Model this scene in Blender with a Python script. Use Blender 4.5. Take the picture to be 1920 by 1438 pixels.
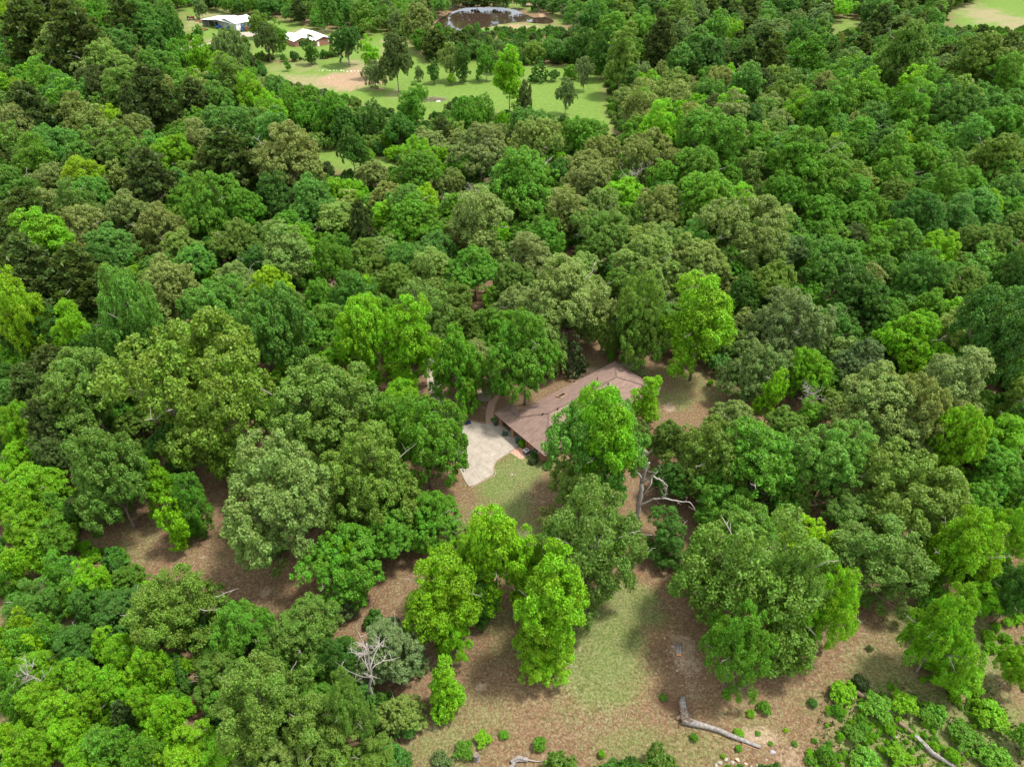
import bpy, bmesh, math, random
import numpy as np
from mathutils import Vector, Matrix

for o in list(bpy.data.objects):
    bpy.data.objects.remove(o)
sc = bpy.context.scene
COL = sc.collection
random.seed(7)
R = np.random.RandomState(11)

# ------------------------------------------------------------------ camera
CAM_H = 85.0
PITCH = math.radians(38.0)
FPX = 1290.0                      # focal length in pixels of a 1920 px wide picture
cam_d = bpy.data.cameras.new('camera')
cam_d.sensor_width = 36.0
cam_d.sensor_fit = 'HORIZONTAL'
cam_d.lens = 36.0 * FPX / 1920.0
cam_d.clip_end = 8000
cam = bpy.data.objects.new('camera', cam_d)
COL.objects.link(cam)
cam.location = (0, 0, CAM_H)
cam.rotation_euler = (math.pi / 2 - PITCH, 0, 0)
sc.camera = cam

# ------------------------------------------------------------------ sky and sun
SUN_EL, SUN_AZ = math.radians(66), math.radians(78)     # azimuth clockwise from +Y
w = bpy.data.worlds.new('World')
sc.world = w
w.use_nodes = True
nt = w.node_tree
nt.nodes.clear()
out = nt.nodes.new('ShaderNodeOutputWorld')
bg = nt.nodes.new('ShaderNodeBackground')
sky = nt.nodes.new('ShaderNodeTexSky')
sky.sky_type = 'NISHITA'
sky.sun_disc = False
sky.sun_elevation = SUN_EL
sky.sun_rotation = SUN_AZ
sky.dust_density = 2.0
# thin broken cloud over the whole sky
tc = nt.nodes.new('ShaderNodeTexCoord')
ns = nt.nodes.new('ShaderNodeTexNoise')
ns.inputs['Scale'].default_value = 2.6
ns.inputs['Detail'].default_value = 6
rp = nt.nodes.new('ShaderNodeValToRGB')
rp.color_ramp.elements[0].position = .36
rp.color_ramp.elements[1].position = .62
mx = nt.nodes.new('ShaderNodeMix')
mx.data_type = 'RGBA'
mx.inputs[7].default_value = (14.5, 14.5, 14.2, 1)
nt.links.new(tc.outputs['Generated'], ns.inputs['Vector'])
nt.links.new(ns.outputs['Fac'], rp.inputs['Fac'])
nt.links.new(rp.outputs['Color'], mx.inputs[0])
nt.links.new(sky.outputs['Color'], mx.inputs[6])
nt.links.new(mx.outputs[2], bg.inputs['Color'])
bg.inputs['Strength'].default_value = 0.12
nt.links.new(bg.outputs[0], out.inputs['Surface'])
sl = bpy.data.lights.new('sun', 'SUN')
sl.energy = 3.9
sl.angle = math.radians(8)
sl.color = (1.0, 0.955, 0.88)
sun = bpy.data.objects.new('sun', sl)
COL.objects.link(sun)
sd = Vector((math.sin(SUN_AZ) * math.cos(SUN_EL), math.cos(SUN_AZ) * math.cos(SUN_EL), math.sin(SUN_EL)))
sun.rotation_euler = sd.to_track_quat('Z', 'Y').to_euler()
sun.location = (60, 60, 150)
vs = sc.view_settings
vs.view_transform = 'Standard'
vs.look = 'None'
vs.exposure = 0.78
vs.gamma = 1
vs.use_curve_mapping = False
sc.cycles.max_bounces = 6
sc.cycles.diffuse_bounces = 3
sc.cycles.transmission_bounces = 4
sc.cycles.glossy_bounces = 2

# ------------------------------------------------------------------ picture pixel -> place
CP, SP = math.cos(PITCH), math.sin(PITCH)


def ray(px, py):
    u = (px - 960) / FPX
    v = (py - 719) / FPX
    return np.array([u, CP - v * SP, -SP - v * CP])


def gp(px, py, z=0.0):
    """point of the horizontal plane z seen at a pixel of the 1920 px photograph"""
    r = ray(px, py)
    t = (z - CAM_H) / r[2]
    return np.array([r[0] * t, r[1] * t, z])


def vp(px, py, y):
    """point of the upright plane at distance y seen at a pixel"""
    r = ray(px, py)
    t = y / r[1]
    return np.array([r[0] * t, y, CAM_H + r[2] * t])


def to_px(P):
    P = np.atleast_2d(P)
    x, y, z = P[:, 0], P[:, 1], P[:, 2] - CAM_H
    d = y * CP - z * SP
    up = y * SP + z * CP
    return np.stack([960 + FPX * x / d, 719 - FPX * up / d], 1), d


def inpoly(pts, poly):
    x, y = pts[:, 0], pts[:, 1]
    inside = np.zeros(len(pts), bool)
    n = len(poly)
    for i in range(n):
        x1, y1 = poly[i]
        x2, y2 = poly[(i + 1) % n]
        c = ((y1 > y) != (y2 > y))
        with np.errstate(divide='ignore', invalid='ignore'):
            xi = (x2 - x1) * (y - y1) / (y2 - y1 + 1e-12) + x1
        inside ^= c & (x < xi)
    return inside


def sstep(a, b, x):
    t = np.clip((x - a) / (b - a), 0, 1)
    return t * t * (3 - 2 * t)


def vnoise(x, y, s, seed=0):
    """smooth value noise"""
    x = np.asarray(x) / s + 31.7 * seed
    y = np.asarray(y) / s - 17.3 * seed
    xi, yi = np.floor(x).astype(int), np.floor(y).astype(int)
    fx, fy = x - xi, y - yi
    fx = fx * fx * (3 - 2 * fx)
    fy = fy * fy * (3 - 2 * fy)

    def h(a, b):
        n = (a * 374761393 + b * 668265263 + seed * 144269) & 0x7fffffff
        n = ((n ^ (n >> 13)) * 1274126177) & 0x7fffffff
        return ((n ^ (n >> 16)) & 0xffff) / 65535.0
    return (h(xi, yi) * (1 - fx) + h(xi + 1, yi) * fx) * (1 - fy) + (h(xi, yi + 1) * (1 - fx) + h(xi + 1, yi + 1) * fx) * fy


# ------------------------------------------------------------------ materials
def mat(name, col, rough=.8, noise=None, bump=None, spec=.3, metal=0.0):
    """procedural material: base colour broken up by noise. noise=(scale, amount)"""
    m = bpy.data.materials.new(name)
    m.use_nodes = True
    n, l = m.node_tree.nodes, m.node_tree.links
    b = n['Principled BSDF']
    b.inputs['Roughness'].default_value = rough
    b.inputs['Specular IOR Level'].default_value = spec
    b.inputs['Metallic'].default_value = metal
    sc_, am = noise or (3.0, .15)
    t = n.new('ShaderNodeTexCoord')
    x = n.new('ShaderNodeTexNoise')
    x.inputs['Scale'].default_value = sc_
    x.inputs['Detail'].default_value = 8
    x.inputs['Roughness'].default_value = .65
    l.new(t.outputs['Object'], x.inputs['Vector'])
    r = n.new('ShaderNodeValToRGB')
    r.color_ramp.elements[0].position = .3
    r.color_ramp.elements[1].position = .7
    c = np.array(col)
    r.color_ramp.elements[0].color = tuple(c * (1 - am)) + (1,)
    r.color_ramp.elements[1].color = tuple(np.minimum(c * (1 + am), 1)) + (1,)
    l.new(x.outputs['Fac'], r.inputs['Fac'])
    l.new(r.outputs['Color'], b.inputs['Base Color'])
    if bump:
        bp = n.new('ShaderNodeBump')
        bp.inputs['Strength'].default_value = bump
        bp.inputs['Distance'].default_value = .05
        l.new(x.outputs['Fac'], bp.inputs['Height'])
        l.new(bp.outputs['Normal'], b.inputs['Normal'])
    return m


def leaf_mat(name, instancer=False, trans=.38):
    m = bpy.data.materials.new(name)
    m.use_nodes = True
    n, l = m.node_tree.nodes, m.node_tree.links
    n.clear()
    o = n.new('ShaderNodeOutputMaterial')
    if instancer:
        a = n.new('ShaderNodeAttribute')
        a.attribute_type = 'INSTANCER'
        a.attribute_name = 'tint'
        base, alpha = a.outputs['Color'], a.outputs['Alpha']
    else:
        a = n.new('ShaderNodeObjectInfo')
        base, alpha = a.outputs['Color'], a.outputs['Alpha']
    lv = n.new('ShaderNodeAttribute')
    lv.attribute_type = 'GEOMETRY'
    lv.attribute_name = 'lv'          # .x leaf to leaf, .y shoot to shoot, .z young shoot end
    sp = n.new('ShaderNodeSeparateXYZ')
    l.new(lv.outputs['Vector'], sp.inputs[0])
    # value
    mr = n.new('ShaderNodeMapRange')
    mr.inputs[3].default_value = .62
    mr.inputs[4].default_value = 1.38
    l.new(sp.outputs[0], mr.inputs[0])
    cv = n.new('ShaderNodeMapRange')
    cv.inputs[3].default_value = .82
    cv.inputs[4].default_value = 1.18
    l.new(sp.outputs[1], cv.inputs[0])
    vm = n.new('ShaderNodeMath')
    vm.operation = 'MULTIPLY'
    l.new(mr.outputs[0], vm.inputs[0])
    l.new(cv.outputs[0], vm.inputs[1])
    mr2 = n.new('ShaderNodeMapRange')
    mr2.inputs[3].default_value = .486
    mr2.inputs[4].default_value = .514
    l.new(sp.outputs[1], mr2.inputs[0])
    hs = n.new('ShaderNodeHueSaturation')
    l.new(mr2.outputs[0], hs.inputs['Hue'])
    l.new(vm.outputs[0], hs.inputs['Value'])
    l.new(base, hs.inputs['Color'])
    # young pale shoots
    tip = n.new('ShaderNodeMix')
    tip.data_type = 'RGBA'
    tip.inputs[7].default_value = (.30, .31, .12, 1)
    mu = n.new('ShaderNodeMath')
    mu.operation = 'MULTIPLY'
    l.new(sp.outputs[2], mu.inputs[0])
    l.new(alpha, mu.inputs[1])
    l.new(mu.outputs[0], tip.inputs[0])
    l.new(hs.outputs[0], tip.inputs[6])
    d = n.new('ShaderNodeBsdfPrincipled')
    d.inputs['Roughness'].default_value = .5
    d.inputs['Specular IOR Level'].default_value = .22
    l.new(tip.outputs[2], d.inputs['Base Color'])
    tr = n.new('ShaderNodeBsdfTranslucent')
    tc2 = n.new('ShaderNodeMix')
    tc2.data_type = 'RGBA'
    tc2.blend_type = 'MULTIPLY'
    tc2.inputs[0].default_value = 1
    tc2.inputs[7].default_value = (1.35, 1.25, .45, 1)
    l.new(tip.outputs[2], tc2.inputs[6])
    l.new(tc2.outputs[2], tr.inputs['Color'])
    ms = n.new('ShaderNodeMixShader')
    ms.inputs[0].default_value = trans
    l.new(d.outputs[0], ms.inputs[1])
    l.new(tr.outputs[0], ms.inputs[2])
    l.new(ms.outputs[0], o.inputs['Surface'])
    return m


M_LEAF = leaf_mat('leaf')
M_LEAF_I = leaf_mat('leaf_wood', True)
M_BARK = mat('bark', (.17, .14, .115), .9, (6, .4), .6)
M_BARK_PINE = mat('bark_pine', (.16, .105, .08), .9, (5, .4), .6)
M_DEAD = mat('weathered_dead_wood', (.30, .265, .235), .8, (5, .28), .5)
M_LOG = mat('weathered_log', (.21, .19, .175), .9, (4, .55), .9)
M_LOG_CUT = mat('fresh_cut_wood', (.50, .25, .12), .8, (8, .2))
M_ROT = mat('rotten_wood', (.16, .11, .075), .95, (7, .5), .8)

# ------------------------------------------------------------------ object helpers
LABELS = set()


def tag(o, label=None, cat=None, group=None, kind=None):
    if label:
        o['label'] = label
    if cat:
        o['category'] = cat
    if group:
        o['group'] = group
    if kind:
        o['kind'] = kind
    return o


def link(name, data, parent=None, loc=None):
    o = bpy.data.objects.new(name, data)
    COL.objects.link(o)
    if parent is not None:
        o.parent = parent
    if loc is not None:
        o.location = loc
    return o


def empty(name, loc, rz=0.0, **k):
    o = link(name, None, loc=tuple(loc))
    o.rotation_euler = (0, 0, rz)
    o.empty_display_size = .5
    return tag(o, **k)


def mesh_np(name, V, F, mats, fmat=None, smooth=False):
    """V (n,3); F (m,k) all faces with k corners"""
    me = bpy.data.meshes.new(name)
    V = np.asarray(V, np.float32)
    F = np.asarray(F, np.int32)
    k = F.shape[1]
    me.vertices.add(len(V))
    me.vertices.foreach_set('co', V.ravel())
    me.loops.add(F.size)
    me.loops.foreach_set('vertex_index', F.ravel())
    me.polygons.add(len(F))
    me.polygons.foreach_set('loop_start', np.arange(0, F.size, k, dtype=np.int32))
    me.polygons.foreach_set('loop_total', np.full(len(F), k, np.int32))
    if fmat is not None:
        me.polygons.foreach_set('material_index', np.asarray(fmat, np.int32))
    if smooth:
        me.polygons.foreach_set('use_smooth', np.ones(len(F), bool))
    for m in mats:
        me.materials.append(m)
    me.update(calc_edges=True)
    return me


class MB:
    """collects boxes, prisms, tubes and quads for ONE mesh"""

    def __init__(s):
        s.v, s.f, s.m = [], [], []

    def poly(s, pts, m=0):
        i = len(s.v)
        s.v += [tuple(p) for p in pts]
        s.f.append(tuple(range(i, i + len(pts))))
        s.m.append(m)

    def box(s, c, d, rz=0.0, m=0, tilt=None):
        i = len(s.v)
        M = Matrix.Rotation(rz, 3, 'Z')
        if tilt:
            M = M @ Matrix.Rotation(tilt[0], 3, 'X') @ Matrix.Rotation(tilt[1], 3, 'Y')
        for z in (-.5, .5):
            for x, y in ((-.5, -.5), (.5, -.5), (.5, .5), (-.5, .5)):
                p = M @ Vector((x * d[0], y * d[1], z * d[2])) + Vector(c)
                s.v.append(tuple(p))
        for q in ((0, 3, 2, 1), (4, 5, 6, 7), (0, 1, 5, 4), (1, 2, 6, 5), (2, 3, 7, 6), (3, 0, 4, 7)):
            s.f.append(tuple(i + a for a in q))
            s.m.append(m)

    def prism(s, pts, z0, z1, m=0):
        """upright prism over a polygon of (x, y)"""
        n = len(pts)
        i = len(s.v)
        ar = sum(pts[a][0] * pts[(a + 1) % n][1] - pts[(a + 1) % n][0] * pts[a][1] for a in range(n))
        if ar < 0:
            pts = pts[::-1]
        s.v += [(p[0], p[1], z0) for p in pts] + [(p[0], p[1], z1) for p in pts]
        s.f.append(tuple(range(i + n - 1, i - 1, -1)))
        s.f.append(tuple(range(i + n, i + 2 * n)))
        for a in range(n):
            b = (a + 1) % n
            s.f.append((i + a, i + b, i + n + b, i + n + a))
        s.m += [m] * (n + 2)

    def tube(s, pts, rad, n=7, m=0, cap=True, rough=0.0, rnd=random):
        pts = [Vector(p) for p in pts]
        i0 = len(s.v)
        prev = None
        for k, p in enumerate(pts):
            t = (pts[min(k + 1, len(pts) - 1)] - pts[max(k - 1, 0)]).normalized()
            if prev is None:
                a = t.orthogonal().normalized()
            else:
                a = (prev - t * prev.dot(t)).normalized()
            prev = a
            b = t.cross(a)
            for q in range(n):
                an = 2 * math.pi * q / n
                r = rad[k] * (1 + rough * rnd.uniform(-1, 1))
                s.v.append(tuple(p + (a * math.cos(an) + b * math.sin(an)) * r))
        for k in range(len(pts) - 1):
            for q in range(n):
                q2 = (q + 1) % n
                s.f.append((i0 + k * n + q, i0 + k * n + q2, i0 + (k + 1) * n + q2, i0 + (k + 1) * n + q))
                s.m.append(m)
        if cap:
            s.f.append(tuple(i0 + q for q in range(n - 1, -1, -1)))
            e = i0 + (len(pts) - 1) * n
            s.f.append(tuple(e + q for q in range(n)))
            s.m += [m, m]

    def mesh(s, name, mats, smooth=False):
        me = bpy.data.meshes.new(name)
        me.from_pydata(s.v, [], s.f)
        for mt in (mats if isinstance(mats, (list, tuple)) else [mats]):
            me.materials.append(mt)
        me.polygons.foreach_set('material_index', s.m)
        if smooth:
            me.polygons.foreach_set('use_smooth', [True] * len(s.f))
        me.update()
        return me

    def build(s, name, mats, parent=None, loc=None, smooth=False):
        return link(name, s.mesh(name, mats, smooth), parent, loc)


# ================================================================== THE GROUND
# picture outlines of the places where no trees stand
POND = [(812, 50), (822, 38), (845, 24), (872, 16), (905, 15), (940, 15), (968, 20), (983, 27), (1000, 34), (1022, 33), (1040, 40),
        (1030, 46), (1005, 44), (985, 41), (960, 42), (935, 47), (905, 53), (885, 60), (868, 63), (840, 62), (818, 60)]
PASTURE = [(470, 112), (520, 118), (600, 112), (640, 105), (700, 55), (760, 70), (800, 118), (900, 112), (925, 125), (1000, 122), (1065, 122), (1130, 130),
           (1142, 180), (1150, 275), (1128, 268), (1100, 238), (1050, 232), (960, 228), (930, 215), (880, 190), (850, 208), (800, 232), (745, 215), (670, 196),
           (560, 172), (510, 155)]
MEADOW = [(555, 278), (650, 282), (745, 300), (742, 318), (690, 322), (650, 334), (610, 318), (585, 300)]
BARNYARD = [(332, 8), (380, 12), (430, 22), (470, 28), (530, 38), (600, 55), (660, 58), (650, 95), (600, 112), (470, 112), (462, 80), (400, 85), (345, 70), (338, 40)]
ROADSIDE = [(262, 100), (330, 94), (345, 85), (392, 82), (430, 75), (470, 88), (395, 96), (318, 114), (300, 122), (280, 118)]
NE_YARD = [(1782, 22), (1800, 12), (1870, -10), (1960, -20), (1960, 50), (1900, 62), (1850, 55), (1800, 50), (1783, 42)]
GLADE = [(1562, 38), (1600, 32), (1615, 42), (1600, 60), (1575, 72), (1560, 92), (1535, 110), (1520, 118), (1510, 132), (1500, 130), (1522, 98), (1545, 80), (1568, 60)]
HOUSE_Y = [(1035, 715), (1095, 690), (1100, 650), (1150, 655), (1190, 672), (1240, 680), (1256, 700), (1330, 710), (1390, 690), (1395, 740), (1340, 752), (1270, 768), (1240, 750),
           (1237, 735), (1150, 780), (1060, 860), (1045, 905), (1000, 945), (985, 1000), (940, 985), (860, 1000), (870, 960), (895, 900), (880, 840),
           (860, 800), (840, 768), (800, 700), (803, 672), (840, 712), (870, 745), (925, 772), (965, 752), (1010, 760)]
LOWER_Y = [(880, 1240), (930, 1205), (990, 1150), (1100, 1130), (1150, 1100), (1225, 1105), (1265, 1010), (1315, 1000), (1318, 1080), (1370, 1120), (1390, 1200), (1410, 1330), (1560, 1255),
           (1590, 1170), (1620, 1130), (1700, 1080), (1715, 1130), (1695, 1200), (1700, 1290), (1560, 1290), (1520, 1350), (1530, 1450), (770, 1450), (770, 1380), (860, 1330)]
LEFT_Y = [(105, 905), (150, 950), (180, 985), (270, 975), (310, 1000), (385, 1010), (400, 900), (415, 895), (420, 990), (470, 1060), (560, 1120), (600, 1135),
          (590, 1175), (520, 1175), (470, 1140), (430, 1090), (400, 1055), (330, 1045), (240, 1040), (180, 1030), (150, 990), (120, 950)]
MID_Y = [(690, 1045), (720, 1040), (780, 1050), (770, 1120), (775, 1170), (715, 1150), (718, 1090)]
SIDE_Y = [(1560, 1050), (1640, 1010), (1720, 1090), (1700, 1140), (1600, 1180)]
THICKET = [(1540, 1300), (1600, 1285), (1700, 1275), (1730, 1300), (1790, 1290), (1850, 1240), (1870, 1200), (1890, 1290), (1960, 1310), (1960, 1480), (1500, 1480), (1530, 1370)]
OPEN = [PASTURE, MEADOW, BARNYARD, ROADSIDE, NE_YARD, GLADE, HOUSE_Y, LOWER_Y, LEFT_Y, MID_Y, POND]
CLEAR = [[(1162, 862), (1310, 862), (1312, 990), (1160, 990)], THICKET, HOUSE_Y, LOWER_Y, LEFT_Y, MID_Y, MEADOW, PASTURE, BARNYARD, ROADSIDE, NE_YARD, GLADE, POND,
         [(810, 45), (850, 15), (1000, 15), (1070, 45), (1060, 66), (940, 66), (860, 68)]]


def gpoly(poly, z=0.0):
    return [tuple(gp(x, y, z)[:2]) for x, y in poly]


def edge_dist(P, poly):
    """distance of points to a closed outline"""
    d = np.full(len(P), 1e9)
    n = len(poly)
    for i in range(n):
        a = np.array(poly[i])
        b = np.array(poly[(i + 1) % n])
        ab = b - a
        t = np.clip(((P - a) @ ab) / (ab @ ab + 1e-12), 0, 1)
        q = a + t[:, None] * ab
        d = np.minimum(d, np.hypot(*(P - q).T))
    return d


POND_W = gpoly(POND, -.6)
HC = gp(1060, 800)[:2]


def terrain(x, y):
    """height of the ground; flat round the house"""
    x = np.asarray(x, float)
    y = np.asarray(y, float)
    d = np.hypot(x - HC[0], y - HC[1])
    a = sstep(26, 50, d) * (1 - sstep(250, 330, y))
    z = a * (.9 * (vnoise(x, y, 23, 3) - .5) + .35 * (vnoise(x, y, 6, 5) - .5))
    return z


def th(x, y):
    return float(terrain(np.array([x]), np.array([y]))[0])


def gt(px, py, dz=0.0):
    """point on the terrain seen at a pixel"""
    z = 0.0
    for _ in range(5):
        p = gp(px, py, z + dz)
        z = th(p[0], p[1])
    return np.array([p[0], p[1], z + dz])


def axis(fine0, fine1, step, grow, lim0, lim1):
    a = list(np.arange(fine0, fine1, step))
    s = step
    while a[-1] < lim1:
        s *= grow
        a.append(a[-1] + s)
    s = step
    b = []
    c = fine0
    while c > lim0:
        s *= grow
        c -= s
        b.append(c)
    return np.array(b[::-1] + a)


gx = axis(-75, 75, .55, 1.045, -4500, 4500)
gy = axis(20, 150, .55, 1.03, -2500, 6500)
X, Y = np.meshgrid(gx, gy)
P = np.stack([X.ravel(), Y.ravel()], 1)
Z = terrain(P[:, 0], P[:, 1])
win = np.abs(P[:, 0]) < 500
near_pond = win & (P[:, 1] > 330) & (P[:, 1] < 520)
ip = np.zeros(len(P), bool)
ip[near_pond] = inpoly(P[near_pond], POND_W)
dp = np.full(len(P), 1e3)
dp[near_pond] = edge_dist(P[near_pond], POND_W)
Z = np.where(ip, -.45 - np.minimum(dp * .3, 1.6), Z)
Z = np.where(~ip & (dp < 4), -.45 * (1 - dp / 4), Z)
ANY = np.zeros(len(P), bool)
masks = {}
seen = (np.abs(P[:, 0]) < 700) & (P[:, 1] > 5) & (P[:, 1] < 700)
for nm, pol in (('past', PASTURE), ('mead', MEADOW), ('barn', BARNYARD), ('road', ROADSIDE), ('ne', NE_YARD), ('glade', GLADE)):
    W = gpoly(pol)
    I = np.zeros(len(P), bool)
    I[seen] = inpoly(P[seen], W)
    D = np.full(len(P), 1e3)
    D[seen] = edge_dist(P[seen], W)
    masks[nm] = sstep(-7, 5, np.where(I, D, -D) + 6 * (vnoise(P[:, 0], P[:, 1], 9, 8) - .5))


# blobs: (px, py, half width px, half height px, strength) splatted on the ground
def splat(blobs, seed=1):
    acc = np.zeros(len(P))
    wob = (vnoise(P[:, 0], P[:, 1], 4.5, seed) - .5) * .55 + (vnoise(P[:, 0], P[:, 1], 1.6, seed + 1) - .5) * .4
    for px, py, rx, ry, s in blobs:
        c = gp(px, py)
        ex = gp(px + rx, py)[0] - c[0]
        ey = abs(gp(px, py - ry)[1] - c[1])
        d = np.hypot((P[:, 0] - c[0]) / max(ex, .1), (P[:, 1] - c[1]) / max(ey, .1))
        v = s * (1 - sstep(.30, 1.35, d + wob))
        acc = np.maximum(acc, v)
    return acc


GRASS = [(930, 905, 60, 60, 1), (985, 870, 60, 50, 1), (950, 960, 60, 50, .95), (990, 1010, 50, 60, .8), (1000, 1060, 40, 60, .75),
         (1300, 715, 60, 28, .55), (1260, 750, 40, 20, .7), (1330, 745, 40, 15, .5), (1240, 700, 30, 18, .45), (1120, 690, 40, 14, .4),
         (1130, 1190, 110, 80, 1), (1180, 1130, 70, 60, .95), (1110, 1260, 90, 90, .95), (1160, 1250, 80, 60, .7), (1060, 1330, 60, 40, .45), (1180, 1400, 90, 50, .6), (1300, 1400, 110, 40, .5),
         (900, 1350, 90, 60, .45), (960, 1210, 60, 40, .4), (1430, 1360, 70, 40, .4), (1540, 1320, 70, 30, .4), (930, 1160, 50, 40, .5),
         (440, 1020, 30, 30, .25), (480, 1060, 40, 24, .25), (1640, 1200, 40, 30, .3), (1270, 1090, 40, 30, .3), (870, 960, 30, 30, .5),
         (1720, 1330, 180, 110, .75), (1800, 1200, 120, 120, .8), (1650, 1400, 120, 60, .6), (840, 1400, 110, 60, .6), (60, 1220, 190, 240, .6), (180, 1040, 40, 30, .5)]
SAND = [(1285, 1240, 26, 60, .75), (1275, 1200, 24, 20, .5), (1250, 1180, 20, 16, .35), (1415, 1385, 50, 26, .8), (1480, 1420, 50, 24, .5), (1300, 1290, 30, 30, .5),
        (1108, 694, 22, 8, .9), (1020, 850, 16, 9, .8), (1193, 764, 10, 6, .9), (1257, 763, 14, 9, .95), (1083, 703, 25, 12, .6),
        (498, 1108, 14, 12, .8), (568, 1150, 22, 16, .7), (380, 1043, 8, 5, .8), (298, 1019, 7, 4, .7), (901, 1287, 9, 8, 1), (1088, 1216, 6, 8, .9), (1153, 1394, 8, 5, 1), (1220, 1145, 5, 5, .8),
        (900, 700, 18, 22, .55), (910, 770, 35, 22, .45), (910, 735, 22, 18, .6), (1020, 1420, 10, 6, .9), (1045, 928, 12, 8, .4), (960, 890, 5, 4, .9), (1000, 930, 35, 22, .35), (1330, 735, 40, 8, .3), (1120, 1330, 60, 40, .25), (1060, 1290, 40, 30, .3)]
FAR_TAN = [(600, 158, 110, 20, .9), (680, 132, 60, 22, .95), (740, 180, 40, 10, .4), (560, 125, 60, 14, .5), (720, 95, 30, 20, .5), (400, 35, 60, 24, .6), (420, 75, 60, 10, .5), (740, 75, 25, 16, .7), (1850, 30, 70, 30, .8), (600, 60, 80, 10, .6)]
FAR_RED = [(650, 150, 70, 20, .8), (700, 160, 40, 14, .5), (1900, 58, 45, 7, 1.0), (1000, 5, 30, 10, .9), (1015, 25, 6, 14, 1.0), (1598, 42, 12, 3, .9), (1075, 15, 14, 10, .8)]
BARE_DAM = [(965, 50, 60, 6, .9), (890, 63, 20, 5, .8), (1035, 55, 24, 8, .6)]
g = splat(GRASS, 21)
s_ = splat(SAND, 31)
TW = gpoly(THICKET)
nt_k = (P[:, 1] < 90) & (np.abs(P[:, 0]) < 90)
tin0 = np.zeros(len(P))
tin0[nt_k] = np.where(inpoly(P[nt_k], TW), edge_dist(P[nt_k], TW), 0)
g = np.maximum(g, np.clip(tin0 / 4, 0, 1) * .95)
s_ = s_ * (tin0 < 1)
ft = splat(FAR_TAN, 41)
fr = splat(FAR_RED, 51)
dm = splat(BARE_DAM, 61)
fg = np.maximum.reduce([masks['past'], masks['mead'], masks['barn'], masks['road'], masks['ne'], masks['glade'],
                        sstep(.2, .8, splat([(960, 58, 110, 16, 1), (1080, 35, 60, 14, .8), (1000, 12, 70, 10, .9), (1530, 90, 40, 40, .6)], 71))])
dark_fleck = sstep(.0, 1, splat([(1310, 1095, 18, 16, 1), (1255, 1320, 28, 26, .8)], 81))

NV = len(P)
cols, rows = len(gx), len(gy)
idx = np.arange(NV).reshape(rows, cols)
F = np.stack([idx[:-1, :-1].ravel(), idx[:-1, 1:].ravel(), idx[1:, 1:].ravel(), idx[1:, :-1].ravel()], 1)


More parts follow.
